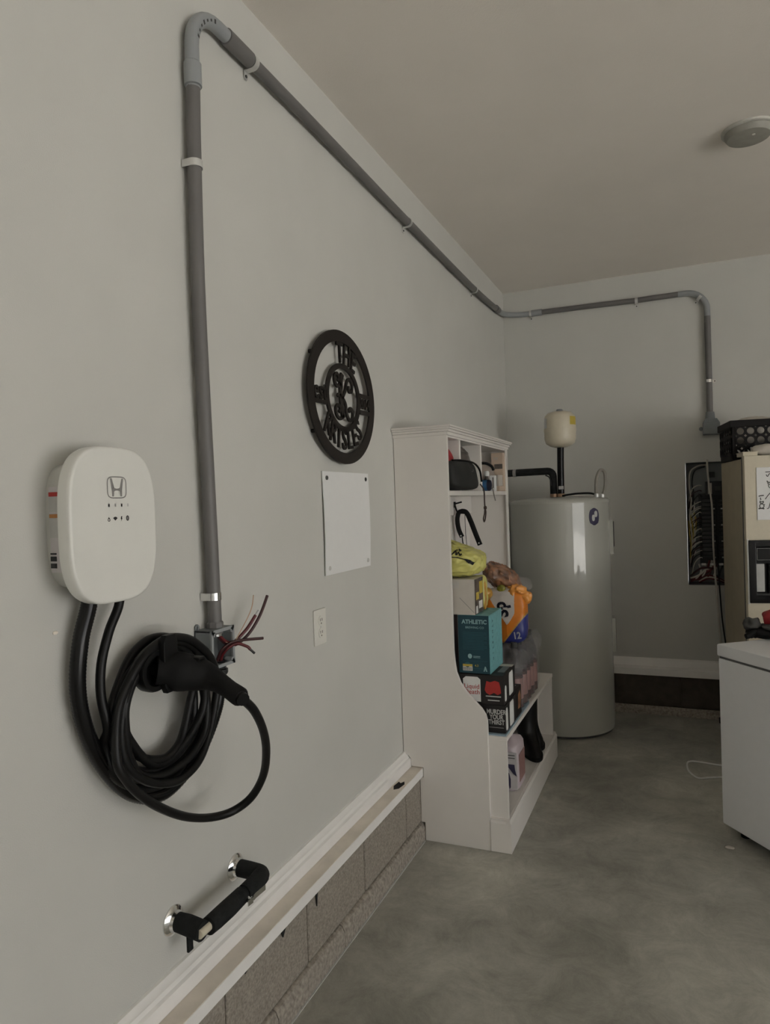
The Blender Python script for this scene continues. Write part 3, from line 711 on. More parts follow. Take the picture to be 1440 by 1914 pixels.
for yy in (3.08, 3.41): bt.box(0.018, 0.0215, yy, yy+0.05, 0.46, 1.43)
for k, yy in enumerate((3.08, 3.41)):
    MB().box(0.018, 0.0225, yy, yy+0.055, 0.46, 1.43, 0.001, 1).build('batten', m_white, t, smooth=False)
bt.bm.free()
MB().box(0.018, 0.034, HY0+0.018, HY1-0.018, 1.335, 1.43, 0.001, 1).build('hook_rail', m_white, t, smooth=False)
MB().box(0.018, XU, HY0+0.018, HY1-0.018, 1.430, 1.450, 0.001).build('cubby_shelf', m_white, t, smooth=False)
MB().box(0.018, XU-0.001, HY0+0.018, HY1-0.018, 1.668, 1.690).build('top_panel', m_white, t, smooth=False)
for yy in (2.888, 3.232): MB().box(0.018, XU-0.002, yy, yy+0.022, 1.450, 1.668, 0.001).build('divider', m_white, t, smooth=False)
cr = MB()
for (o, z0, z1) in ((0.006, 1.676, 1.690), (0.012, 1.690, 1.700), (0.020, 1.700, 1.708), (0.024, 1.708, 1.716)):
    cr.box(0.001, XU+o, HY0-o, HY1+o+0.015, z0, z1, 0.002, 2)
cr.build('crown_moulding', m_white, t)
MB().box(XU-0.004, XU+0.003, HY1-0.035, HY1+0.002, 0.80, 1.676, 0.001).build('front_stile', m_white, t, smooth=False)
# bench
YN, YFAR = 2.722, 3.785
MB().box(0.092, XBN, YN, YN+0.016, 0.13, 0.446, 0.001).build('bench_side', m_white, t, smooth=False)
MB().box(0.092, XBN, YFAR-0.018, YFAR, 0.13, 0.446, 0.001).build('bench_side', m_white, t, smooth=False)
MB().box(0.018, XBN+0.003, YN-0.002, YFAR+0.004, 0.444, 0.462, 0.002).build('bench_top', m_white, t, smooth=False)
MB().box(0.092, XBN-0.002, YN+0.016, YFAR-0.018, 0.118, 0.136).build('bench_floor', m_white, t, smooth=False)
MB().box(0.092, 0.100, YN+0.016, YFAR-0.018, 0.136, 0.444).build('bench_back', m_white, t, smooth=False)
bs = MB()
bs.prism([(XBS-0.02, 0.002), (XBS, 0.002), (XBS, 0.118), (XBS-0.005, 0.126), (XBS-0.005, 0.134), (XBS-0.02, 0.136)], 1, 2.707, 3.83)
bs.prism([(2.707, 0.002), (2.725, 0.002), (2.725, 0.136), (2.711, 0.134), (2.711, 0.126), (2.707, 0.118)], 0, 0.368, XBS-0.02)
bs.prism([(3.83, 0.002), (3.812, 0.002), (3.812, 0.136), (3.826, 0.134), (3.826, 0.126), (3.83, 0.118)], 0, 0.30, XBS-0.02)
bs.build('plinth', m_white, t, smooth=False)
# hooks on the rail
for yy in (2.95, 3.43):
    hk = MB().prism([(yy-0.011, 1.372), (yy+0.011, 1.372), (yy+0.008, 1.402), (yy-0.008, 1.402)], 0, 0.034, 0.041, 0.001)
    hk.tube(catmull([(0.040, yy, 1.378), (0.050, yy, 1.352), (0.070, yy, 1.345), (0.082, yy, 1.362)], 5), 0.0045, 8)
    hk.cyl((0.04, yy, 1.392), (0.075, yy, 1.400), 0.004, 8)
    hk.build('coat_hook', m_blackm, t)

# hanging padded yoke
t = thing('padded_yoke', 'black foam-padded U-shaped yoke with thin cables hanging from the cabinet hook', 'hanger', (0.06, 3.49, 1.35))
YK = 3.415
armA = catmull([(0.088, YK, 1.352), (0.064, YK, 1.348), (0.053, YK+0.002, 1.312), (0.058, YK+0.004, 1.262), (0.074, YK+0.006, 1.222)], 6)
MB().tube(armA, 0.0120, 12).build('padded_arm', m_blackm, t)
armB = catmull([(0.076, YK, 1.353), (0.102, YK, 1.346), (0.124, YK-0.002, 1.302), (0.148, YK-0.004, 1.238), (0.170, YK-0.006, 1.182)], 6)
MB().tube(armB, 0.0130, 12).build('padded_arm', m_blackm, t)
for p_ in ((0.072, YK-0.008, 1.229), (0.167, YK-0.018, 1.192)): MB().blob(p_, (0.004, 0.004, 0.004), 1, nu=10, nv=6).build('rivet', m_lgrey, t)
MB().tube(catmull([(0.074, YK+0.006, 1.224), (0.078, YK+0.006, 1.19), (0.090, YK+0.006, 1.17), (0.103, YK+0.004, 1.145)], 6), 0.003, 8).build('thin_cable', m_black, t)
MB().tube([(0.094, YK, 1.335), (0.095, YK, 1.24), (0.100, YK, 1.16)], 0.0016, 6).build('thin_cable', m_gcloth, t)
MB().box(0.096, 0.120, YK-0.015, YK+0.015, 1.115, 1.155, 0.003).build('cable_plug', m_gcloth, t)
t = tag(MB().tube(catmull([(0.045, 2.985, 1.385), (0.060, 2.99, 1.33), (0.064, 3.0, 1.25), (0.06, 3.01, 1.18)], 6), [0.006]*6+[0.011]*13, 10).build('hanging_strap', m_rust), 'narrow rust-brown strap hanging behind the yellow bag in the cabinet', 'strap')

# ------------------------------------------------------------------ cubby things
b = MB().blob((0.150, 2.810, 1.553), (0.080, 0.074, 0.100), 0.9, 0.002, 14, 1)
tag(b.build('red_ball', m_red), 'dark red rounded ball in the first cubby behind the black pouch', 'ball')
t = thing('bike_helmet', 'dark mottled helmet with yellow edge in the middle cubby', 'helmet', (0.13, 3.11, 1.452))
MB().blob((0.135, 3.105, 1.558), (0.084, 0.098, 0.104), 0.95, 0.010, 22, 5, ridge=True).build('shell', m_helm, t)
MB().tube(catmull([(0.190, 3.06, 1.600), (0.205, 3.10, 1.585), (0.200, 3.14, 1.560), (0.180, 3.165, 1.54)], 6), 0.010, 8).build('trim_edge', m_yel, t)
t = thing('nylon_pouch', 'black zipped nylon pouch with dangling cord loop at the cubby edge', 'pouch', (0.2, 2.93, 1.451))
def pf(p, d):
    p.x -= 0.18*p.z-0.004
    return p
b = MB().blob((0.200, 2.925, 1.519), (0.060, 0.178, 0.066), 0.42, 0.006, 10, 8, fn=pf); pv = b.bvh(); po = b.build('pouch_body', m_pouch, t, ang=60)
MB().tube(catmull([(0.235, 2.78, 1.576), (0.252, 2.90, 1.579), (0.262, 3.02, 1.570), (0.268, 3.085, 1.54), (0.270, 3.10, 1.49)], 6), 0.0045, 8).build('zipper', m_blackg, t)
mk = MB().text('~ ^', 0.03, face_x(0.3, 2.99, 1.535), 0.0005); mk.project(pv, (-1, 0, 0), 0.001); mk.build('printed_mark', m_grey, t, smooth=False)
cord = catmull([(0.262, 3.105, 1.48), (0.275, 3.118, 1.452), (0.276, 3.12, 1.40), (0.276, 3.122, 1.372), (0.278, 3.105, 1.345), (0.276, 3.092, 1.322), (0.276, 3.105, 1.308), (0.277, 3.122, 1.325), (0.278, 3.130, 1.352), (0.276, 3.123, 1.370)], 6)
MB().tube(cord, 0.0032, 8).build('cord_loop', m_brown, t)
MB().blob((0.277, 3.125, 1.371), (0.007, 0.010, 0.009), 0.8, nu=12, nv=8).build('cord_lock', m_brown, t)
t = thing('sleeve_bottle', 'dark cylinder with a blue band lying beside the black pouch', 'bottle', (0.17, 3.372, 1.4515))
SB = (0, 3.372, 1.4785)
MB().lathe([(0.012, 0.095), (0.024, 0.100), (0.027, 0.110), (0.027, 0.236), (0.024, 0.244), (0.010, 0.248)], SB, 0, 24).build('bottle_body', m_navy, t)
MB().lathe([(0.0274, 0.120), (0.0278, 0.123), (0.0278, 0.226), (0.0274, 0.229)], SB, 0, 24, caps=False).build('blue_band', m_blue, t)
MB().tube(catmull([(0.247, 3.375, 1.470), (0.253, 3.378, 1.453), (0.252, 3.395, 1.432), (0.250, 3.43, 1.402)], 6), 0.0028, 8).build('pull_cord', m_hose, t)
t = thing('taupe_helmet', 'round taupe cap with dark rim at the back of the far cubby', 'hat', (0.14, 3.62, 1.452))
MB().blob((0.130, 3.60, 1.532), (0.075, 0.075, 0.078), 0.95, 0.003, 10, 2).build('crown', m_gball, t)
MB().tube(catmull([(0.14, 3.545, 1.598), (0.175, 3.56, 1.596), (0.200, 3.575, 1.580), (0.206, 3.585, 1.56)], 6), 0.007, 8).build('rim', m_blackm, t)
t = thing('beige_box', 'tall beige cardboard box with dark printing in the far cubby', 'box', (0.2, 3.67, 1.45))
MB().box(0.168, 0.231, 3.695, 3.748, 1.4505, 1.657, 0.002).build('carton', m_beige, t)
MB().box(0.184, 0.228, 3.6943, 3.6953, 1.570, 1.596).build('dark_patch', m_helm, t, smooth=False)
for k in range(3): MB().box(0.180, 0.205, 3.6943, 3.6953, 1.630-k*0.005, 1.632-k*0.005).build('print_line', m_lgrey, t, smooth=False)
t = thing('striped_books', 'short stack of striped grey booklets in front of the beige box', 'books', (0.2, 3.5, 1.45))
for k in range(5): MB().box(0.176+0.011*k, 0.1855+0.011*k, 3.60, 3.685, 1.478, 1.535-0.003*(k % 2), 0.001).build('booklet', (m_gcloth, m_lgrey, m_helm, m_grey, m_carton)[k], t, smooth=False)
MB().box(0.172, 0.233, 3.595, 3.69, 1.4505, 1.477, 0.003).build('tray', m_beige, t)
t = thing('white_cap_bottle', 'small dark bottle with a round white cap beside the blue-banded cylinder', 'bottle', (0.16, 3.45, 1.45))
MB().lathe([(0.016, 1.4505), (0.017, 1.455), (0.017, 1.505), (0.009, 1.520), (0.009, 1.528)], (0.200, 3.465, 0), 2, 18).build('bottle_body', m_helm, t)
MB().lathe([(0.012, 1.526), (0.014, 1.530), (0.014, 1.546), (0.010, 1.552)], (0.200, 3.465, 0), 2, 18).build('cap', m_whink, t)
t = thing('white_carton', 'small white carton with a dark stripe standing in the far cubby', 'box', (0.215, 3.44, 1.45))
MB().box(0.206, 0.233, 3.495, 3.535, 1.4505, 1.530, 0.002).build('carton', m_paper, t)
MB().box(0.222, 0.227, 3.4942, 3.4955, 1.465, 1.52).build('stripe', m_helm, t, smooth=False)

# ------------------------------------------------------------------ groceries on the bench
BT = 0.462
t = tag(MB().prism([(0.12, 2.727), (0.437, 2.727), (0.437, 3.20), (0.40, 3.32), (0.34, 3.42), (0.12, 3.42)], 2, BT+0.0005, BT+0.004).build('blue_sheet', m_blueM, smooth=False), 'pale blue sheet lying on the bench under the drink boxes', 'sheet')
def can_print(parent, x0, x1, y_, z0, z1, txt=True, cut=True):
    MB().prism([(x0, z0), (x1, z0), (x1, z1-0.010), (x1-0.012, z1), (x0+0.012, z1), (x0, z1-0.010)], 1, y_-0.0008, y_+0.001).build('can_picture', m_whink, parent, smooth=False)
    if txt:
        MB().text('Liquid', 0.027, face_my((x0+x1)/2, y_-0.0012, z1-0.040), 0.0004).build('lettering', m_redink, parent, smooth=False)
        MB().text('Death', 0.027, face_my((x0+x1)/2, y_-0.0012, z1-0.062), 0.0004).build('lettering', m_redink, parent, smooth=False)
def side_print(parent, x_, ya, yb_, z0, z1):
    MB().prism([(ya, z0+0.006), (ya+0.006, z0), (yb_-0.006, z0), (yb_, z0+0.006), (yb_, z1-0.012), (yb_-0.008, z1), (ya+0.008, z1), (ya, z1-0.012)], 0, x_-0.001, x_+0.0008).build('can_picture', m_whink, parent, smooth=False)
# lower black case
t = thing('black_drink_case', 'black case of canned drinks with white gothic lettering, lowest on the bench', 'box', (0.28, 2.85, BT))
MB().box(0.175, 0.432, 2.745, 2.945, BT+0.005, 0.578, 0.002).build('carton', m_bcard, t)
for k, ln in enumerate(('MURDER', 'YOUR', 'THIRST')):
    MB().text(ln, 0.026, face_my(0.396, 2.7444, 0.552-0.021*k), 0.0004, xs=0.78, bold=0.0006).build('lettering', m_lgrey, t, smooth=False)
MB().box(0.366, 0.425, 2.7440, 2.7455, 0.488, 0.4905).build('print_line', m_grey, t, smooth=False)
side_print(t, 0.4325, 2.758, 2.788, 0.475, 0.565); side_print(t, 0.4325, 2.825, 2.895, 0.472, 0.570)
# upper black case
t = thing('black_red_drink_case', 'black case of canned drinks with red graphic and can picture under the teal box', 'box', (0.28, 2.85, 0.58))
MB().box(0.175, 0.430, 2.742, 2.945, 0.580, 0.700, 0.002).build('carton', m_bcard, t)
can_print(t, 0.262, 0.335, 2.7418, 0.590, 0.690)
MB().prism([(0.352, 0.640), (0.360, 0.676), (0.375, 0.672), (0.395, 0.679), (0.412, 0.674), (0.417, 0.650), (0.419, 0.630), (0.405, 0.622), (0.39, 0.630), (0.372, 0.620), (0.358, 0.628)], 1, 2.7412, 2.743).build('red_graphic', m_redink, t, smooth=False)
for (xa, xb, zz) in ((0.356, 0.418, 0.613), (0.364, 0.412, 0.597)): MB().box(xa, xb, 2.7412, 2.743, zz, zz+0.004).build('print_line', m_lgrey, t, smooth=False)
side_print(t, 0.4305, 2.758, 2.785, 0.592, 0.655); side_print(t, 0.4305, 2.835, 2.905, 0.596, 0.690)
MB().box(0.392, 0.420, 2.80, 2.92, 0.6995, 0.7008).build('top_print', m_boxg, t, smooth=False)
MB().box(0.30, 0.428, 2.905, 2.944, 0.700, 0.7012).build('pale_flap', m_carton, t, smooth=False)
# small black box behind
t = thing('small_black_box', 'small black box with a brown picture standing behind the lower drink case', 'box', (0.4, 3.0, BT))
MB().box(0.36, 0.432, 2.955, 3.055, BT+0.005, 0.590, 0.002).build('carton', m_bcard, t)
MB().prism([(2.985, 0.500), (3.03, 0.495), (3.04, 0.545), (3.02, 0.572), (2.99, 0.560)], 0, 0.4315, 0.4328).build('picture', m_rust, t, smooth=False)
MB().box(0.38, 0.415, 2.975, 3.03, 0.5895, 0.5908).build('pale_patch', m_lgrey, t, smooth=False)
# navy box left, teal box on top
t = thing('navy_box', 'plain dark navy carton at the back behind the teal box', 'box', (0.15, 2.85, 0.58))
MB().box(0.03, 0.172, 2.745, 2.985, 0.464, 0.935, 0.002).build('carton', m_navy, t)
t = thing('teal_box', 'tall teal drinks carton with pale lettering stacked on the black cases', 'box', (0.31, 2.85, 0.70))
MB().box(0.245, 0.375, 2.748, 2.96, 0.702, 0.938, 0.002).build('carton', m_teal, t)
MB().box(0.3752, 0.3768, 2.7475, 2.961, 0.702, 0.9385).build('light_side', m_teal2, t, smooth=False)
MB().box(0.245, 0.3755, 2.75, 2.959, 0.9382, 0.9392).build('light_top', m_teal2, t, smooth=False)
MB().text('ATHLETIC', 0.0235, face_my(0.315, 2.7474, 0.912), 0.0004, xs=0.98, bold=0.0008).build('lettering', m_tealp, t, smooth=False)
MB().text('BREWING CO', 0.0125, face_my(0.316, 2.7474, 0.889), 0.0004).build('lettering', m_tealp, t, smooth=False)
for k in range(12): MB().box(0.265, 0.365 - 0.012*(k % 3 == 2), 2.7472, 2.7485, 0.868-k*0.0062, 0.8695-k*0.0062).build('print_line', m_tealm, t, smooth=False)
MB().blob((0.293, 2.7475, 0.772), (0.009, 0.0008, 0.010), 1, nu=14, nv=8).build('round_mark', m_tealp, t)
for zz in (0.771, 0.766): MB().box(0.307, 0.336, 2.7472, 2.7485, zz, zz+0.002).build('print_line', m_tealp, t, smooth=False)
for zz in (0.752, 0.722): MB().box(0.262, 0.366, 2.7472, 2.7485, zz, zz+0.0012).build('print_line', m_tealm, t, smooth=False)
MB().blob((0.282, 2.7475, 0.736), (0.013, 0.0008, 0.013), 1, nu=16, nv=8).build('round_mark', m_tealm, t)
MB().text('4.3', 0.013, face_my(0.320, 2.7472, 0.734), 0.0003).build('lettering', m_yel, t, smooth=False)
bc = MB().box(0.262, 0.302, 2.7470, 2.7485, 0.712, 0.739).build('barcode_label', m_whink, t, smooth=False)
bc.location.z += -0.0
MB().box(0.262, 0.302, 2.7464, 2.7478, 0.730, 0.739).build('yellow_strip', m_yel, bc, smooth=False)
for k in range(9): MB().box(0.265+k*0.004, 0.2665+k*0.004, 2.7464, 2.7478, 0.714, 0.727).build('bar', m_ink, bc, smooth=False)
MB().prism([(0.348, 0.712), (0.353, 0.712), (0.356, 0.722), (0.359, 0.712), (0.364, 0.712), (0.358, 0.732), (0.354, 0.732)], 1, 2.747, 2.7485).build('lettering', m_tealp, t, smooth=False)
for k in range(8): MB().text('ATHLETIC'[k], 0.02, rot2(face_x(0.3771, 2.80, 0.91-0.022*k), -PI/2), 0.0003).build('lettering', m_teal, t, smooth=False)
# pale carton with yellow end
t = thing('pale_carton', 'greige carton with a folded flap lying on the teal box', 'box', (0.2, 2.85, 0.94))
MB().box(0.05, 0.322, 2.745, 2.87, 0.9405, 1.086, 0.002).build('carton', m_carton, t)
MB().box(0.3222, 0.3236, 2.7455, 2.869, 0.942, 1.085).build('brown_end', m_helm, t, smooth=False)
MB().ribbon([(0.258, 1.010), (0.318, 0.950)], 0.002, 1, 2.7440, 2.7455).build('flap_seam', m_grey, t, smooth=False)
for k in range(5): MB().box(0.222, 0.256, 2.7442, 2.7455, 1.072-k*0.0055, 1.0745-k*0.0055).build('print_line', m_lgrey, t, smooth=False)
for (ya, yb_, z0, z1, mm) in ((2.755, 2.78, 0.945, 0.975, m_whink), (2.76, 2.80, 1.0, 1.03, m_yel), (2.80, 2.85, 0.96, 0.99, m_whink), (2.81, 2.86, 1.02, 1.07, m_yel)):
    MB().box(0.3234, 0.3246, ya, yb_, z0, z1).build('end_print', mm, t, smooth=False)
t = thing('yellow_packet', 'upright yellow-gold packet squeezed beside the greige carton', 'packet', (0.3, 2.93, 0.94))
MB().blob((0.285, 2.915, 1.012), (0.042, 0.036, 0.072), 0.45, 0.004, 30, 4).build('packet_body', m_bag_y, t)
MB().blob((0.321, 2.902, 1.00), (0.007, 0.012, 0.060), 0.5, 0.002, 30, 6).build('golden_fold', m_gold, t)
# yellow shopping bag
t = thing('yellow_bag', 'crumpled yellow plastic shopping bag with black print draped over the cartons', 'bag', (0.2, 2.85, 1.09))
def yf(p, d):
    topk = 1.0 + max(0, (0.045-p.x))*5.2 if p.z > 0 else 1.0
    if p.x > 0.05: topk *= 1-0.35*min(1, (p.x-0.05)/0.09)
    p.z *= topk if p.z > 0 else 1
    return p
b = MB().blob((0.195, 2.86, 1.152), (0.135, 0.115, 0.062), 0.6, 0.011, 30, 11, fn=yf, nu=110, nv=70, ridge=True); yv = b.bvh(); b.build('bag_body', m_bag_y, t, ang=80)
sq = MB()
line = [(0.200, 1.178), (0.250, 1.176), (0.272, 1.170), (0.292, 1.162), (0.315, 1.147)]
sq.ribbon([(v.x, v.y) for v in catmull([(a, b_, 0) for a, b_ in line], 8)], [0.004]*20+[0.006+0.0012*k for k in range(8)]+[0.012]*5, 1, 2.6, 2.601)
sq.project(yv, (0, 1, 0), 0.004); sq.build('printed_stroke', m_ink, t, smooth=False)
sq = MB()
for ln in ([(0.208, 1.196), (0.214, 1.186), (0.222, 1.200), (0.230, 1.188), (0.238, 1.198)], [(0.236, 1.192), (0.244, 1.204), (0.248, 1.186), (0.256, 1.196), (0.262, 1.184), (0.270, 1.190)], [(0.215, 1.205), (0.225, 1.209)], [(0.250, 1.207), (0.262, 1.200)]):
    sq.ribbon([(v.x, v.y) for v in catmull([(a, b_, 0) for a, b_ in ln], 6)], 0.0055, 1, 2.6, 2.601)
sq.project(yv, (0, 1, 0), 0.004); sq.build('printed_stroke', m_ink, t, smooth=False)

# orange snack pouch
t = thing('orange_pouch', 'orange and white snack pouch with rolled top and navy corner on the bottles', 'snack bag', (0.35, 3.2, 0.76))
def reg(p):
    u, v = p.x/0.105, p.z/0.14     # -1..1
    if p.y > 0.02: return 0
    ln = -1.0+0.95*(u+0.2)
    if v < ln-0.03: return 2
    if v < ln+0.04: return 3
    edge = -0.25+1.15*abs(u-0.15) if u < 0.15 else -0.25+1.0*(u-0.15)**1.3*1.5
    if v > edge and u < 0.5: return 1
    if u < 0.15 and v < 0.2: return 4
    return 0
b = MB().blob((0.345, 3.175, 0.872), (0.102, 0.055, 0.125), 0.5, 0.006, 12, 9, nu=420, nv=260, region=reg); ov = b.bvh()
b.build('pouch_body', [m_or, m_pw, m_pb, m_gold, m_ordk], t, ang=80)
mk = MB().text('Sp', 0.085, rot2(face_my(0.338, 2.9, 0.905), math.radians(105)), 0.0002, bold=0.003, xs=0.9)
mk.project(ov, (0, 1, 0), 0.0015); mk.build('lettering', m_navy, t, smooth=False)
mk = MB().text('12', 0.045, rot2(face_my(0.405, 2.9, 0.788), math.radians(4)), 0.0002, bold=0.0015, xs=0.8)
mk.project(ov, (0, 1, 0), 0.0015); mk.build('lettering', m_whink, t, smooth=False)
MB().blob((0.400, 3.165, 0.985), (0.040, 0.034, 0.026), 0.7, 0.012, 35, 12, nu=32, nv=20, ridge=True).build('rolled_top', m_orb, t)
MB().blob((0.440, 3.17, 0.958), (0.026, 0.028, 0.026), 0.75, 0.008, 40, 15, nu=24, nv=16, ridge=True).build('knot', m_orb, t)
t = thing('rusty_snack_bag', 'clear bag of rust-brown snacks lying above the orange pouch', 'snack bag', (0.3, 3.25, 1.0))
def rf(p, d):
    p.z -= 0.42*p.x; return p
MB().blob((0.310, 3.27, 1.035), (0.085, 0.065, 0.055), 0.8, 0.014, 34, 21, fn=rf, nu=72, nv=44, ridge=True).build('contents', m_rust, t)
MB().blob((0.310, 3.27, 1.035), (0.089, 0.069, 0.058), 0.7, 0.010, 22, 22, fn=rf).build('clear_wrap', m_film, t)
MB().blob((0.415, 3.25, 1.005), (0.034, 0.03, 0.032), 0.8, 0.010, 30, 23, nu=28, nv=18, ridge=True).build('twisted_end', m_film, t)
MB().blob((0.335, 3.145, 0.998), (0.020, 0.014, 0.018), 0.9, 0.002, 30, 3, nu=16, nv=10).build('olive_piece', m_olive, t)
t = tag(MB().blob((0.262, 3.12, 0.978), (0.036, 0.030, 0.030), 0.85, 0.004, 25, 31, nu=28, nv=18).build('golden_packet', m_gold), 'shiny golden-orange rounded packet beside the yellow packet', 'packet')

# pack of drink bottles
def bottle(x_, y_, lab, grp='shrink-wrapped drink bottles'):
    o = thing('drink_bottle', lab, 'bottle', (x_, y_, BT+0.004), 0, grp)
    pr = [(0.030, 0.0), (0.036, 0.006), (0.036, 0.15), (0.034, 0.16), (0.036, 0.17), (0.034, 0.21), (0.020, 0.255), (0.014, 0.265), (0.014, 0.285)]
    MB().lathe(pr, (0, 0, 0), 2, 20).build('bottle_body', m_bottle, o, local=True)
    MB().lathe([(0.028, 0.003), (0.0345, 0.008), (0.0345, 0.15)], (0, 0, 0), 2, 20).build('drink', m_drink, o, local=True)
    MB().lathe([(0.0363, 0.045), (0.0365, 0.047), (0.0365, 0.135), (0.0363, 0.137)], (0, 0, 0), 2, 20, caps=False).build('paper_label', m_pinkl, o, local=True)
    MB().lathe([(0.0155, 0.270), (0.0155, 0.292), (0.013, 0.294)], (0, 0, 0), 2, 14).build('cap', m_gcloth, o, local=True)
    return o
spots = [(0.392, 3.115, 'nearest drink bottle of the pack, front row beside the small black box'), (0.395, 3.195, 'second drink bottle of the pack in the front row'),
         (0.395, 3.275, 'third drink bottle of the pack in the front row'), (0.395, 3.355, 'fourth drink bottle of the pack, front row under the film end'), (0.395, 3.435, 'farthest drink bottle in the front row of the pack')]
bo = None
for i, (x_, y_, lab) in enumerate(spots):
    if bo is None: bo = bottle(x_, y_, lab)
    else:
        c = bo.copy(); COL.objects.link(c); c.location = (x_, y_, BT+0.004); c['label'] = lab
        for ch in bo.children:
            d = ch.copy(); COL.objects.link(d); d.parent = c
for i, y_ in enumerate((3.10, 3.18, 3.26, 3.34, 3.42)):
    c = bo.copy(); COL.objects.link(c); c.location = (0.315, y_, BT+0.004)
    c['label'] = 'drink bottle hidden in the back row of the wrapped pack'; c['group'] = 'drink bottles in the back row of the pack'
    for ch in bo.children:
        d = ch.copy(); COL.objects.link(d); d.parent = c
t = thing('shrink_wrap', 'crinkled clear film around the drink bottles on the bench', 'plastic wrap', (0.36, 3.28, BT))
def sf(p, d):
    if p.z > 0.06: p.z += 0.02*math.sin(p.y*40)
    return p
MB().blob((0.357, 3.275, 0.590), (0.085, 0.235, 0.118), 0.30, 0.006, 20, 41, fn=sf, nu=56, nv=30, ridge=True).build('film', m_film, t, ang=80)
MB().blob((0.400, 3.46, 0.70), (0.045, 0.060, 0.055), 0.8, 0.014, 25, 43, nu=32, nv=20, ridge=True).build('film_bunch', m_film, t, ang=80)
t = tag(MB().blob((0.388, 3.31, 0.792), (0.026, 0.03, 0.028), 0.6, 0.003, 30, 44, nu=24, nv=14).build('coral_packet', m_redink), 'small coral-red packet behind the orange pouch', 'packet')

# ------------------------------------------------------------------ under the bench
BF = 0.1365
t = thing('detergent_jug', 'lavender detergent jug with a dark logo label under the bench', 'jug', (0.36, 3.07, BF))
rings = []
for (z, kx, ky) in ((0.0, 0.9, 0.95), (0.006, 1, 1), (0.05, 1, 1), (0.10, 1, 1), (0.15, 0.98, 1.0), (0.180, 0.95, 0.97), (0.196, 0.84, 0.85), (0.208, 0.50, 0.45), (0.214, 0.42, 0.36)):
    rings.append([(q[0], q[1], BF+z) for q in superell(0.352, 3.075, 0.070*kx, 0.095*ky, 0.42, 40)])
b = MB().loft(rings); jv = b.bvh(); b.build('jug_body', m_jug, t, ang=40)
MB().lathe([(0.030, BF+0.212), (0.031, BF+0.216), (0.030, BF+0.246), (0.026, BF+0.250)], (0.352, 3.075, 0), 2, 24).build('cap', m_jug, t)
MB().box(0.2825, 0.4215, 2.976, 2.9805, BF+0.01, BF+0.172, 0.002).build('front_label', m_jugl, t)
for k, zz in enumerate((0.158, 0.146)): MB().box(0.372, 0.412, 2.9745, 2.9762, BF+zz, BF+zz+0.003).build('print_line', m_gcloth, t, smooth=False)
MB().prism([(0.365, BF+0.120), (0.410, BF+0.120), (0.412, BF+0.098), (0.419, BF+0.07), (0.404, BF+0.080), (0.385, BF+0.104)], 1, 2.9742, 2.9765).build('logo', m_logo, t, smooth=False)
MB().prism([(0.378, BF+0.086), (0.386, BF+0.080), (0.392, BF+0.055), (0.391, BF+0.02), (0.386, BF+0.012), (0.380, BF+0.045)], 1, 2.9742, 2.9765).build('logo', m_logo, t, smooth=False)
MB().prism([(3.02, BF+0.03), (3.13, BF+0.03), (3.13, BF+0.15), (3.02, BF+0.15)], 0, 0.4205, 0.4225).build('side_label', m_pinkl, t, smooth=False)
def boot(x_, y_, rz, lab):
    o = thing('rubber_boot', lab, 'boot', (x_, y_, BF), rz, 'tall black boots under the bench')
    rings = []
    for (z, cx_, rx, ry) in ((0.30, -0.005, 0.056, 0.060), (0.24, -0.004, 0.054, 0.058), (0.16, -0.002, 0.049, 0.053), (0.11, 0.004, 0.048, 0.050), (0.085, 0.016, 0.058, 0.047), (0.060, 0.035, 0.080, 0.046), (0.040, 0.055, 0.106, 0.046), (0.018, 0.060, 0.112, 0.045)):
        rings.append([(cx_+rx*math.cos(2*PI*k/24), ry*math.sin(2*PI*k/24), z) for k in range(24)])
    MB().loft(rings).build('shaft', m_black, o, local=True, ang=70)
    rings = []
    for (z, g) in ((0.020, 0.98), (0.016, 1.03), (0.002, 1.03), (0.0, 1.0)):
        rings.append([(0.060+0.115*g*math.cos(2*PI*k/24), (0.048-0.008*math.cos(2*PI*k/24+0.9))*g*math.sin(2*PI*k/24), z) for k in range(24)])
    MB().loft(rings).build('sole', m_blackm, o, local=True, ang=40)
    return o
boot(0.355, 3.50, math.radians(-62), 'tall black rubber boot beside the detergent jug')
boot(0.330, 3.655, math.radians(-58), 'tall black rubber boot nearer the far end of the bench')

# ------------------------------------------------------------------ water heater
HX, HY, HR = 0.407, 4.395, 0.299
t = thing('water_heater', 'tall grey cylindrical water heater standing in the corner behind the cabinet', 'water heater', (HX, HY, 0))
MB().lathe([(HR-0.012, 0.012), (HR-0.002, 0.018), (HR, 0.03), (HR, 0.034), (HR, 0.04), (HR, 1.362), (HR, 1.366), (HR, 1.370)], (HX, HY, 0), 2, 96).build('tank_jacket', m_heater, t, ang=40)
MB().lathe([(HR+0.002, 1.366), (HR+0.003, 1.370), (HR+0.002, 1.384), (HR-0.012, 1.396), (0.20, 1.408), (0.02, 1.412)], (HX, HY, 0), 2, 96).build('top_cap', m_heater, t, ang=50)
MB().lathe([(HR-0.02, 0.0), (HR-0.012, 0.002), (HR-0.010, 0.014)], (HX, HY, 0), 2, 72).build('base_ring', m_gcloth, t)
def on_heater(ang, z, r=HR): return (HX+r*math.cos(ang), HY+r*math.sin(ang), z)
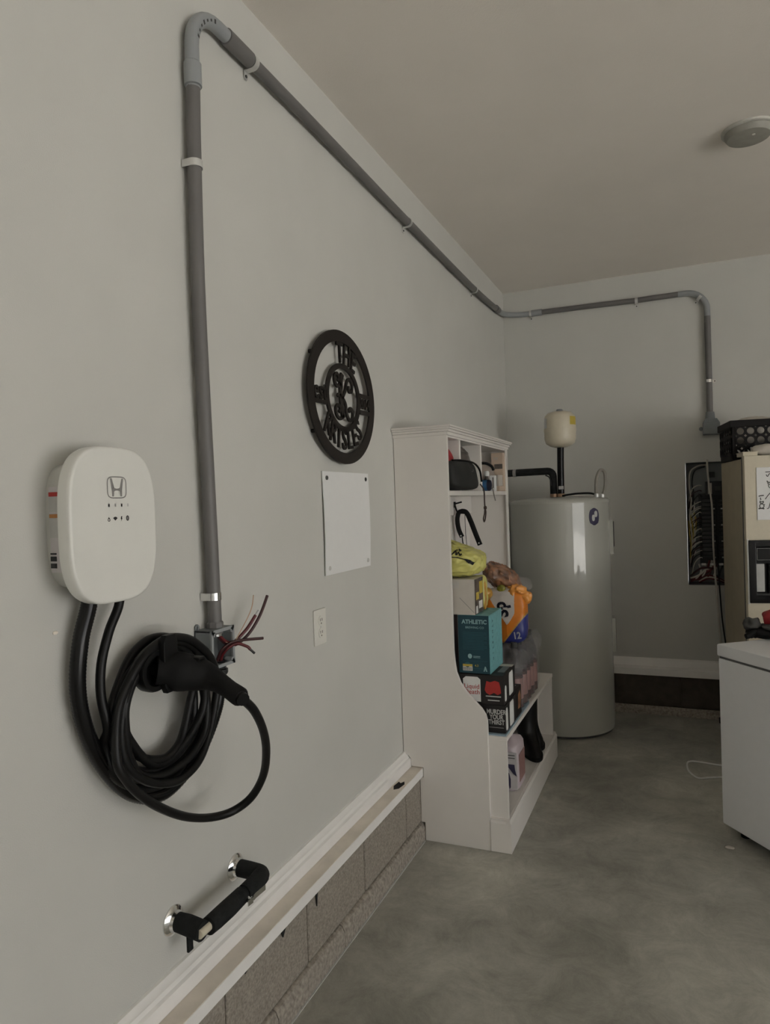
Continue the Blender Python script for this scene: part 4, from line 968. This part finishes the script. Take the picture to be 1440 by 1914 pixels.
def curved_patch(a0, a1, z0, z1, off, thick, n=8, rnd=False):
    b = MB(); g, g2 = [], []
    for j in range(9):
        v = j/8; row, row2 = [], []
        for i in range(n+1):
            u = i/n
            zz = z0+(z1-z0)*v; aa = a0+(a1-a0)*u
            if rnd:
                du, dv = (u-0.5)*2, (v-0.5)*2
                s_ = math.sqrt(max(1e-6, 1-dv*dv)) if abs(dv) < 1 else 0.0
                aa = (a0+a1)/2+(a1-a0)/2*du*max(s_, 0.05)**0.6
            row.append(on_heater(aa, zz, HR+off)); row2.append(on_heater(aa, zz, HR+off-thick))
        g.append(row); g2.append(row2)
    return b.sheet(g, g2)
aim = math.atan2(-HY, 1.1-HX)          # direction towards the viewer side
bd = curved_patch(aim+0.60, aim+0.85, 1.238, 1.338, 0.0022, 0.002, rnd=True).build('badge', m_pb if False else m_logo, t)
curved_patch(aim+0.66, aim+0.73, 1.262, 1.30, 0.004, 0.001, rnd=True).build('badge_print', m_lgrey, bd)
curved_patch(aim+0.72, aim+0.80, 1.285, 1.322, 0.004, 0.001, rnd=True).build('badge_print', m_lgrey, bd)
ap = curved_patch(aim+1.36, aim+1.75, 1.06, 1.26, 0.020, 0.020).build('element_cover', m_heater, t)
curved_patch(aim+1.44, aim+1.62, 1.10, 1.25, 0.0225, 0.004).build('dark_slot', m_hole, ap)
curved_patch(aim+1.36, aim+1.75, 0.47, 0.67, 0.020, 0.020).build('element_cover', m_heater, t)
MB().tube(catmull([(0.640, 4.36, 1.400), (0.636, 4.365, 1.45), (0.640, 4.37, 1.51), (0.655, 4.375, 1.553), (0.672, 4.378, 1.562), (0.686, 4.38, 1.545), (0.690, 4.38, 1.50), (0.684, 4.38, 1.45), (0.672, 4.38, 1.412), (0.664, 4.38, 1.39)], 10), 0.010, 12).build('wiring_whip', m_hose, t)
for p_ in ((0.638, 4.362, 1.398), (0.668, 4.38, 1.396)): MB().lathe([(0.015, 0), (0.015, 0.02), (0.011, 0.024)], p_, 2, 12).build('whip_connector', m_zinc, t)
MB().tube(catmull([(0.44, 4.33, 1.415), (0.52, 4.34, 1.425), (0.60, 4.36, 1.425), (0.64, 4.365, 1.412)], 8), 0.006, 8).build('cable', m_blackg, t)
# plumbing
t = thing('heater_plumbing', 'black insulated pipes joining the water heater to the left wall', 'pipes', (0.42, 4.39, 1.41))
MB().tube([(0.425, 4.39, 1.41), (0.427, 4.39, 1.60), (0.430, 4.39, 1.715)], 0.0205, 16).build('riser', m_blackg, t)
hp = [(0.005, 4.40, 1.568), (0.20, 4.40, 1.570), (0.345, 4.40, 1.571)]
for k in range(1, 6):
    a = PI/2*k/5; hp.append((0.345+0.034*math.sin(a), 4.40, 1.571-0.034*(1-math.cos(a))))
hp += [(0.380, 4.40, 1.41)]
MB().tube(hp, 0.0225, 16).build('insulated_pipe', m_foam, t)
MB().lathe([(0.024, 0), (0.024, 0.02)], (0.13, 4.40, 1.568), 0, 16, caps=False).build('tape_band', m_grey, t)
for (x_, r) in ((0.427, 0.023), (0.380, 0.025)): MB().lathe([(r, 1.405), (r, 1.428), (r*0.7, 1.43)], (x_, 4.39 if r < 0.024 else 4.40, 0), 2, 12).build('copper_union', m_copper, t)
MB().box(0.415, 0.445, 4.365, 4.37, 1.455, 1.475, 0.002).build('pale_tag', m_lgrey, t)
MB().tube(catmull([(0.335, 4.38, 1.545), (0.355, 4.38, 1.535), (0.366, 4.38, 1.51), (0.37, 4.38, 1.48)], 5), 0.004, 8).build('bracket', m_black, t)
t = thing('expansion_tank', 'cream expansion tank standing on the pipe above the water heater', 'tank', (0.43, 4.39, 1.715))
prof = [(0.030, 1.712), (0.060, 1.720), (0.086, 1.738), (0.0945, 1.765), (0.095, 1.805), (0.097, 1.812), (0.097, 1.826), (0.095, 1.833), (0.095, 1.875), (0.090, 1.905), (0.072, 1.925), (0.034, 1.934), (0.015, 1.935)]
MB().lathe(prof, (0.430, 4.39, 0), 2, 48).build('tank_shell', m_tank, t, ang=50)
MB().lathe([(0.020, 1.930), (0.020, 1.942), (0.016, 1.947), (0.006, 1.948)], (0.430, 4.39, 0), 2, 20).build('valve_cap', m_boxg, t)
b = MB(); rows = []
for v in (1.845, 1.875, 1.895): rows.append([b.bm.verts.new((0.430+0.0962*math.cos(a), 4.39+0.0962*math.sin(a), v)) for a in [-0.75+0.13*k for k in range(6)]])
for q0, q1 in zip(rows, rows[1:]):
    for k in range(5): b.face([q0[k], q0[k+1], q1[k+1], q1[k]])
b.build('yellow_label', m_yel, t)
b = MB(); rows = []
for v in (1.83, 1.86, 1.89): rows.append([b.bm.verts.new((0.430+0.0962*math.cos(a), 4.39+0.0962*math.sin(a), v)) for a in [-2.75+0.13*k for k in range(4)]])
for q0, q1 in zip(rows, rows[1:]):
    for k in range(3): b.face([q0[k], q0[k+1], q1[k+1], q1[k]])
b.build('white_label', m_whink, t)

# ------------------------------------------------------------------ breaker panel in the back wall
t = thing('breaker_panel', 'open breaker panel with exposed wires recessed in the back wall', 'electrical panel', ((PX0+PX1)/2, YB, 1.2))
pn = MB(); D = 0.085
pn.box(PX0+0.001, PX1-0.001, YB+D, YB+D+0.003, PZ0+0.001, PZ1-0.001)
for (a, b_, c, d) in ((PX0+0.001, PX0+0.004, PZ0+0.001, PZ1-0.001), (PX1-0.004, PX1-0.001, PZ0+0.001, PZ1-0.001), (PX0+0.001, PX1-0.001, PZ0+0.001, PZ0+0.004), (PX0+0.001, PX1-0.001, PZ1-0.004, PZ1-0.001)):
    pn.box(a, b_, YB+0.001, YB+D, c, d)
pn.build('enclosure', m_gasket_panel_shade, t, smooth=False)  # shell coloured dark to put shade inside the lit recess
MB().box(PX0+0.008, PX1-0.008, YB+D-0.004, YB+D-0.001, PZ0+0.008, PZ1-0.008).build('back_plate', m_steel, t, smooth=False)
MB().box(PX0+0.072, PX1-0.072, YB+0.045, YB+D-0.001, 0.955, 1.40).build('bus_plate', m_brk, t, smooth=False)
mb = MB().box(1.248, 1.385, YB+0.012, YB+0.07, 1.385, 1.475, 0.003).build('main_breaker', m_brk, t)
MB().box(1.30, 1.335, YB+0.002, YB+0.014, 1.415, 1.445, 0.002).build('main_lever', m_gcloth, mb)
MB().box(1.262, 1.285, YB+0.009, YB+0.013, 1.395, 1.465).build('pale_label', m_carton, mb, smooth=False)
MB().box(1.345, 1.372, YB+0.009, YB+0.013, 1.40, 1.46).build('pale_label', m_lgrey, mb, smooth=False)
proto = None
for k in range(15):
    for (xa, sx) in ((1.222, 1), (1.320, -1)):
        z = 0.985+k*0.0255
        b = MB().box(xa, xa+0.086, YB+0.018, YB+0.055, z, z+0.0235, 0.002, 1)
        o = b.build('breaker', m_brk, t)
        hx = xa+0.060 if sx > 0 else xa+0.012
        MB().box(hx, hx+0.016, YB+0.010, YB+0.02, z+0.007, z+0.016, 0.001, 1).build('switch', m_gcloth if k % 4 else m_lgrey, o)
for (z0, z1) in ((1.02, 1.35),):
    nb = MB().box(1.172, 1.186, YB+0.055, YB+0.075, z0, z1, 0.002).build('neutral_bar', m_zinc, t)
MB().box(1.16, 1.18, YB+0.03, YB+0.07, 1.33, 1.42, 0.002).build('black_cover', m_brk, t)
for k in range(9):
    z = 1.03+k*0.035
    MB().tube(catmull([(1.225, YB+0.03, z+0.01), (1.205, YB+0.018, z+0.006+0.006*(k % 2)), (1.180, YB+0.02, z-0.010), (1.158+0.004*(k % 3), YB+0.03, z-0.03), (1.150, YB+0.045, z-0.075)], 5), 0.0032, 6).build('branch_wire', (m_ww, m_brk, m_wdark, m_brk)[k % 4], t)
for k in range(5):
    z = 1.09+k*0.02
    MB().tube(catmull([(1.146+0.006*k, YB+0.035, z+0.14), (1.150+0.010*k, YB+0.02, z+0.06), (1.156+0.007*k, YB+0.022, z), (1.150+0.004*k, YB+0.04, z-0.10)], 5), 0.0045, 6).build('cable_sheath', (m_yw, m_ww)[k % 2], t)
for k, (zz, mm) in enumerate(((0.862, m_wred), (0.872, m_ww), (0.850, m_wred), (0.885, m_wdark))):
    MB().tube(catmull([(1.150, YB+0.04, zz-0.01), (1.20, YB+0.02, zz+0.012*k), (1.235, YB+0.02, zz+0.045), (1.250+0.015*k, YB+0.03, 0.93), (1.262+0.015*k, YB+0.045, 0.975)], 6), 0.0065, 8).build('feeder_cable', mm, t)
for k, mm in enumerate((m_wred, m_ww, m_wred)):
    MB().tube(catmull([(1.20, YB+0.04, 0.835+0.008*k), (1.245, YB+0.015, 0.862+0.010*k), (1.29, YB+0.015, 0.858+0.008*k), (1.34, YB+0.04, 0.838+0.004*k)], 6), 0.006, 8).build('feeder_cable', mm, t)
MB().tube(catmull([(1.26, YB+0.05, 1.58), (1.21, YB+0.02, 1.575), (1.165, YB+0.02, 1.54), (1.155, YB+0.02, 1.45), (1.165, YB+0.025, 1.36), (1.152, YB+0.03, 1.25)], 6), 0.005, 8).build('cable_sheath', m_ww, t)
MB().tube(catmull([(1.25, YB+0.05, 1.57), (1.19, YB+0.03, 1.545), (1.172, YB+0.02, 1.47), (1.180, YB+0.02, 1.40), (1.170, YB+0.03, 1.28)], 6), 0.004, 8).build('branch_wire', m_brk, t)
rr_ = random.Random(5)
for k in range(14):
    z = 0.98+k*0.036; x0 = 1.148+0.012*rr_.random()
    MB().tube(catmull([(1.226, YB+0.03, z+0.01*rr_.random()), (1.20+0.012*rr_.random(), YB+0.012+0.01*rr_.random(), z+0.02*rr_.random()), (x0+0.02, YB+0.02, z-0.02), (x0, YB+0.04, z-0.06-0.05*rr_.random())], 5), 0.003+0.0012*rr_.random(), 6).build('branch_wire', (m_ww, m_brk, m_wdark, m_carton, m_ww)[k % 5], t)
for k in range(5):
    MB().tube(catmull([(1.165+0.03*k, YB+0.05, 0.845+0.012*k), (1.19+0.03*k, YB+0.012, 0.87+0.012*rr_.random()), (1.21+0.028*k, YB+0.02, 0.905+0.02*rr_.random()), (1.20+0.035*k, YB+0.05, 0.95)], 5), 0.005, 8).build('feeder_cable', (m_ww, m_carton, m_wred, m_ww, m_brk)[k], t)
for k in range(3): MB().box(1.215+k*0.05, 1.24+k*0.05, YB+0.02, YB+0.05, 0.945, 0.958, 0.002).build('terminal_lug', m_zinc, t)
MB().box(1.272, 1.305, YB+0.04, YB+0.08, 1.500, 1.535, 0.003).build('cable_clamp', m_brk, t)
# white cable and black cord in front of the panel
t = tag(MB().tube(catmull([(1.262, YB-0.008, 1.612), (1.262, YB-0.009, 1.57), (1.268, YB-0.009, 1.45), (1.282, YB-0.010, 1.33), (1.284, YB-0.010, 1.15), (1.288, YB-0.010, 0.95), (1.296, YB-0.010, 0.78), (1.306, YB-0.010, 0.55), (1.316, YB-0.018, 0.42), (1.322, YB-0.03, 0.365)], 8), 0.0058, 8).build('white_cable', m_ww), 'white cable hanging down in front of the open breaker panel', 'cable')
t = tag(MB().tube(catmull([(1.300, YB-0.006, 1.13), (1.306, YB-0.022, 1.0), (1.312, YB-0.022, 0.82), (1.322, YB-0.022, 0.62), (1.336, YB-0.03, 0.48), (1.352, YB-0.05, 0.36), (1.37, YB-0.10, 0.2)], 8), 0.0042, 8).build('black_cable', m_black), 'thin black cord hanging beside the fridge', 'cord')

# ------------------------------------------------------------------ fridge (local coordinates, turned a little)
t = thing('fridge', 'cream side-by-side fridge with black water dispenser against the back wall', 'fridge', (1.408, 4.05, 0), math.radians(7.5))
FW, FD, FH = 0.86, 0.585, 1.588
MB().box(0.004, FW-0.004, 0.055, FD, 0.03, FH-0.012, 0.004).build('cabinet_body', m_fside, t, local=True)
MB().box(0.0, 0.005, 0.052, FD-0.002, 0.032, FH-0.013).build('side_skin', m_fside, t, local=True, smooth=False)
d1 = MB()
DX0, DX1, DZ0, DZ1 = 0.010, 0.318, 0.828, 1.152
for (a, b_, c, d) in ((0.0, 0.385, DZ1, FH), (0.0, 0.385, 0.06, DZ0), (0.0, DX0, DZ0, DZ1), (DX1, 0.385, DZ0, DZ1)):
    d1.box(a, b_, -0.003, 0.05, c, d, 0.002, 1)
d1.box(0.0, 0.385, 0.046, 0.05, 0.06, FH)
d1 = d1.build('freezer_door', m_fridge, t, local=True, smooth=False)
MB().box(0.391, FW, -0.003, 0.05, 0.06, FH, 0.006).build('fresh_food_door', m_fridge, t, local=True)
for x_ in (0.355, 0.405): MB().tube(catmull([(x_, -0.003, 0.55), (x_, -0.04, 0.58), (x_, -0.045, 0.9), (x_, -0.045, 1.2), (x_, -0.04, 1.45), (x_, -0.003, 1.48)], 6), 0.012, 10).build('door_handle', m_fridge, t, local=True)
MB().box(0.02, FW-0.02, 0.0, 0.06, 0.005, 0.055, 0.003).build('toe_grille', m_blackm, t, local=True)
MB().box(-0.002, 0.003, 0.038, 0.056, 0.06, FH-0.005).build('door_gasket', m_gasket_panel_shade, t, local=True, smooth=False)
# dispenser
ds = MB()
ds.box(DX0, DX0+0.034, -0.012, 0.04, DZ0, DZ1, 0.003).box(DX1-0.034, DX1, -0.012, 0.04, DZ0, DZ1, 0.003)
ds.box(DX0+0.03, DX1-0.03, -0.012, 0.04, DZ1-0.035, DZ1, 0.003).box(DX0+0.03, DX1-0.03, -0.012, 0.04, DZ0, DZ0+0.040, 0.003)
ds.box(DX0+0.03, DX1-0.03, 0.038, 0.045, DZ0, DZ1)
ds = ds.build('dispenser', m_blackg, t, local=True)
MB().box(DX0+0.036, DX1-0.036, -0.006, 0.03, DZ1-0.105, DZ1-0.038, 0.002).build('control_panel', m_blackg, ds, local=True)
for (a, b_, c, d) in ((DX0+0.038, DX1-0.038, DZ1-0.042, DZ1-0.040), (DX0+0.038, DX1-0.038, DZ1-0.102, DZ1-0.100), (DX0+0.038, DX0+0.040, DZ1-0.102, DZ1-0.040)):
    MB().box(a, b_, -0.0075, -0.005, c, d).build('outline', m_grey, ds, local=True, smooth=False)
MB().box(DX0+0.040, DX0+0.078, 0.020, 0.037, DZ0+0.055, DZ0+0.200, 0.002).build('inner_side', m_lgrey, ds, local=True)
for k in range(4): MB().box(DX0+0.095+k*0.028, DX0+0.108+k*0.028, 0.012, 0.037, DZ0+0.050, DZ0+0.200, 0.003).build('paddle', m_blackm, ds, local=True)
MB().box(DX0+0.036, DX1-0.036, -0.006, 0.037, DZ0+0.040, DZ0+0.048, 0.001).build('drip_tray', m_gcloth, ds, local=True)
fr = MB()
for (a, b_, c, d) in ((0.003, DX0+0.002, DZ0-0.006, DZ1+0.006),): fr.box(a, b_, -0.006, 0.0, c, d, 0.002)
fr.build('chrome_edge', m_zinc, ds, local=True)
# drawing held by a magnet
rz = math.radians(7.5); FO = Vector((1.408, 4.05, 0)); FM = Matrix.Translation(FO) @ Matrix.Rotation(rz, 4, 'Z')
def ft(name, label, cat, loc): return thing(name, label, cat, FM @ Vector(loc), rz)
t = ft('child_drawing', 'child drawing of a stick figure on white paper stuck to the fridge door', 'drawing', (0.165, -0.0035, 1.388))
MB().box(-0.110, 0.110, -0.004, -0.001, -0.132, 0.138, 0.001, 1).build('paper', m_paper, t, local=True)
dr = MB()
def sk(p, w_=0.0035, cl=False): dr.ribbon([(v.x, v.y) for v in catmull([(a-0.110, b_-0.132, 0) for a, b_ in p], 5, cl)], w_, 1, -0.0052, -0.0042, closed=cl)
sk([(0.042, 0.245), (0.085, 0.246)], 0.004); sk([(0.045, 0.232), (0.052, 0.222), (0.062, 0.236), (0.085, 0.215)]); 
sk([(0.048, 0.200), (0.056, 0.192), (0.090, 0.190)], 0.005); sk([(0.050, 0.190), (0.062, 0.181), (0.09, 0.180)], 0.004)
sk([(0.054, 0.182), (0.058, 0.166), (0.072, 0.160), (0.09, 0.164), (0.100, 0.180)])
sk([(0.068, 0.160), (0.067, 0.130), (0.064, 0.100)]); sk([(0.066, 0.142), (0.052, 0.126), (0.038, 0.106)]); sk([(0.067, 0.142), (0.085, 0.125), (0.10, 0.11)])
sk([(0.064, 0.100), (0.058, 0.076), (0.053, 0.060), (0.045, 0.058)]); sk([(0.064, 0.100), (0.074, 0.078), (0.082, 0.060), (0.09, 0.058)])
sk([(0.008, 0.122), (0.018, 0.125), (0.032, 0.126)], 0.005); sk([(0.016, 0.115), (0.018, 0.102)])
sk([(0.014, 0.096), (0.016, 0.086), (0.027, 0.086), (0.029, 0.096), (0.021, 0.092)], 0.004, True)
sk([(0.012, 0.074), (0.018, 0.082), (0.028, 0.080), (0.032, 0.070), (0.026, 0.062), (0.015, 0.062)], 0.004, True)
sk([(0.030, 0.076), (0.036, 0.080)], 0.004); sk([(0.006, 0.058), (0.018, 0.060), (0.033, 0.057)], 0.006)
dr.build('pencil_lines', m_gcloth, t, local=True, smooth=False)
MB().box(-0.006, 0.008, -0.012, -0.001, 0.130, 0.147, 0.002).build('magnet', m_tank, t, local=True)

# crate and things on the fridge
t = ft('milk_crate', 'black plastic milk crate with round holes on top of the fridge', 'crate', (-0.012, 0.20, FH-0.011))
CW, CD_, CH = 0.33, 0.33, 0.215
def holed(b, O, U, V, nu, nv, cell, r, th):
    O, U, V = Vector(O), Vector(U), Vector(V); Nn = U.cross(V)
    for i in range(nu):
        for j in range(nv):
            c = O+U*cell*(i+0.5)+V*cell*(j+0.5); N = 16
            for dep in (0, th):
                pass
            sq_, ci = [], []
            for k in range(N):
                a = 2*PI*k/N+PI/N; cc, ss = math.cos(a), math.sin(a); m_ = max(abs(cc), abs(ss))
                sq_.append((cc/m_*cell/2, ss/m_*cell/2)); ci.append((cc*r, ss*r))
            A = [[b.bm.verts.new(c+U*q[0]+V*q[1]+Nn*dep) for q in S] for dep in (0, th) for S in (sq_, ci)]
            for k in range(N):
                l = (k+1) % N
                b.face([A[0][k], A[0][l], A[1][l], A[1][k]]); b.face([A[2][l], A[2][k], A[3][k], A[3][l]]); b.face([A[1][k], A[1][l], A[3][l], A[3][k]])
    return b
cell = 0.05
def wall_c(O, U, n_): 
    b = MB(); holed(b, O, U, (0, 0, 1), n_, 3, cell, 0.0185, 0.006); return b
for O, U in (((0.015, 0, 0.03), (1, 0, 0)), ((0.015+0.30, CD_-0.0, 0.03), (-1, 0, 0))): wall_c(O, U, 6).build('holed_side', m_crate, t, local=True)
for O, U in (((0, 0.315, 0.03), (0, -1, 0)), ((CW, 0.015, 0.03), (0, 1, 0))): wall_c(O, U, 6).build('holed_side', m_crate, t, local=True)
for (z0, z1, o, nm) in ((0.0, 0.032, 0.0, 'base_rim'), (0.178, CH, 0.012, 'top_rim')):
    b = MB()
    b.box(-o, CW+o, -o, 0.008, z0, z1, 0.002, 1).box(-o, CW+o, CD_-0.008, CD_+o, z0, z1, 0.002, 1).box(-o, 0.008, 0, CD_, z0, z1, 0.002, 1).box(CW-0.008, CW+o, 0, CD_, z0, z1, 0.002, 1)
    b.build(nm, m_crate, t, local=True)
for x_ in (0, CW-0.018):
    for y_ in (0, CD_-0.018): MB().box(x_, x_+0.018, y_, y_+0.018, 0.0, 0.2, 0.003).build('corner_post', m_crate, t, local=True)
MB().box(0.005, CW-0.005, 0.005, CD_-0.005, 0.0, 0.006).build('crate_floor', m_crate, t, local=True, smooth=False)
b = MB().blob(tuple(FM @ Vector((0.14, 0.36, 1.74))), (0.13, 0.12, 0.075), 0.7, 0.012, 12, 51, ridge=True)
tag(b.build('pale_bundle', m_cloth), 'pale folded cloth heaped inside the black crate', 'cloth')
t = ft('cream_tray', 'small cream plastic tray at the corner on top of the fridge', 'tray', (0.035, 0.06, FH))
MB().box(-0.036, 0.034, -0.045, 0.10, 0.0, 0.019, 0.003).build('tray_body', m_tank, t, local=True)
MB().box(-0.039, 0.037, -0.048, 0.103, 0.0185, 0.022).build('tray_rim', m_tank, t, local=True)
b = MB().blob(tuple(FM @ Vector((0.135, 0.055, FH+0.028))), (0.085, 0.05, 0.030), 0.75, 0.008, 22, 53, ridge=True, fn=lambda p, d: Vector((p.x, p.y, p.z if p.z > 0 else p.z*0.9)))
tag(b.build('cream_bag', m_cloth), 'crumpled cream cloth bag on the front edge of the fridge top', 'bag')

# ------------------------------------------------------------------ chest freezer
A0 = math.atan2(-0.79, 0.613)
t = thing('chest_freezer', 'white chest freezer standing at an angle in front of the fridge', 'freezer', (1.222, 3.172, 0), A0)
# local x runs along the visible face, local y runs away from the camera
LF, WF = 0.60, 0.88
MB().box(0.004, LF-0.004, 0.004, WF-0.004, 0.040, 0.725, 0.006).build('cabinet_body', m_freezer, t, local=True)
MB().box(0.008, LF-0.008, 0.008, WF-0.008, 0.722, 0.736).build('lid_gasket', m_gasket_panel_shade, t, local=True, smooth=False)
MB().box(0.0, LF, 0.0, WF, 0.733, 0.783, 0.007).build('lid', m_freezer, t, local=True)
for x_ in (0.05, LF-0.08):
    for y_ in (0.05, WF-0.08): MB().lathe([(0.02, 0.0), (0.02, 0.01), (0.012, 0.012), (0.012, 0.045)], (x_+0.015, y_+0.015, 0), 2, 14).build('foot', m_black, t, local=True)
MB().box(LF-0.002, LF+0.012, 0.38, 0.50, 0.742, 0.765, 0.003).build('lid_handle', m_freezer, t, local=True)
FZ = Matrix.Translation((1.222, 3.172, 0)) @ Matrix.Rotation(A0, 4, 'Z')
t = thing('work_gloves', 'heap of black, grey and red work gloves lying on the chest freezer', 'gloves', (1.44, 3.36, 0.784))
gx, gy = 1.402, 3.36
MB().blob((gx+0.05, gy, 0.808), (0.105, 0.085, 0.026), 0.8, 0.010, 18, 61, ridge=True).build('black_glove', m_blackm, t)
MB().blob((gx-0.030, gy-0.01, 0.838), (0.034, 0.034, 0.026), 0.75, 0.008, 26, 62, ridge=True).build('grey_cuff', m_gcloth, t)
MB().blob((gx+0.07, gy-0.035, 0.832), (0.070, 0.050, 0.016), 0.8, 0.006, 26, 63).build('grey_fold', m_gcloth, t)
MB().blob((gx+0.078, gy-0.005, 0.862), (0.072, 0.055, 0.038), 0.8, 0.010, 18, 64, ridge=True).build('red_glove', m_red, t)
for k in range(5):
    a = math.radians(150-34*k*0.5)
    p0 = Vector((gx+0.03+0.04*math.cos(a), gy-0.05+0.012*k, 0.806)); d = Vector((math.cos(a+0.6), -0.5, 0)).normalized()
    MB().tube(catmull([p0, p0+d*0.028+Vector((0, 0, 0.006)), p0+d*0.052+Vector((0, 0, -0.006)), p0+d*0.066+Vector((0, 0, -0.010))], 5), [0.0125]*10+[0.0115]*5+[0.007], 10).build('glove_finger', m_blackm, t)

# ------------------------------------------------------------------ floor bits, ceiling detector
tag(MB().tube(catmull([(1.34, 3.96, 0.0045), (1.25, 3.942, 0.0045), (1.17, 3.956, 0.0045), (1.118, 3.955, 0.0045), (1.098, 3.915, 0.0045), (1.106, 3.81, 0.0045), (1.146, 3.732, 0.0045), (1.20, 3.755, 0.0045), (1.25, 3.775, 0.0045), (1.33, 3.80, 0.0045)], 8), 0.0044, 8).build('floor_cable', m_whink), 'thin white cord looped on the floor beside the chest freezer', 'cord')
tag(MB().blob((1.246, 3.035, 0.004), (0.016, 0.010, 0.004), 0.8, 0.003, 60, 71, nu=16, nv=10).build('paper_scrap', m_carton), 'tiny crumpled paper scrap on the floor by the freezer', 'debris')
t = thing('floor_stand', 'dark upright prop with a small foot by the back wall next to the freezer', 'stand', (1.315, 4.70, 0))
MB().tube([(1.318, 4.70, 0.0), (1.316, 4.71, 0.23)], 0.008, 10).build('post', m_wdark, t)
MB().box(1.285, 1.335, 4.665, 4.73, 0.0, 0.022, 0.004).build('foot', m_blackm, t)
t = thing('smoke_detector', 'round pale smoke detector fixed to the ceiling', 'smoke detector', (1.385, 3.135, CEIL))
MB().lathe([(0.098, CEIL-0.0005), (0.098, CEIL-0.008), (0.092, CEIL-0.012)], (1.385, 3.135, 0), 2, 48).build('base_plate', m_detect, t)
MB().lathe([(0.088, CEIL-0.010), (0.086, CEIL-0.022), (0.078, CEIL-0.034), (0.060, CEIL-0.038), (0.01, CEIL-0.039)], (1.385, 3.135, 0), 2, 48).build('sensor_body', m_dgrey, t)
MB().lathe([(0.006, CEIL-0.038), (0.006, CEIL-0.041)], (1.40, 3.10, 0), 2, 12).build('test_button', m_detect, t)
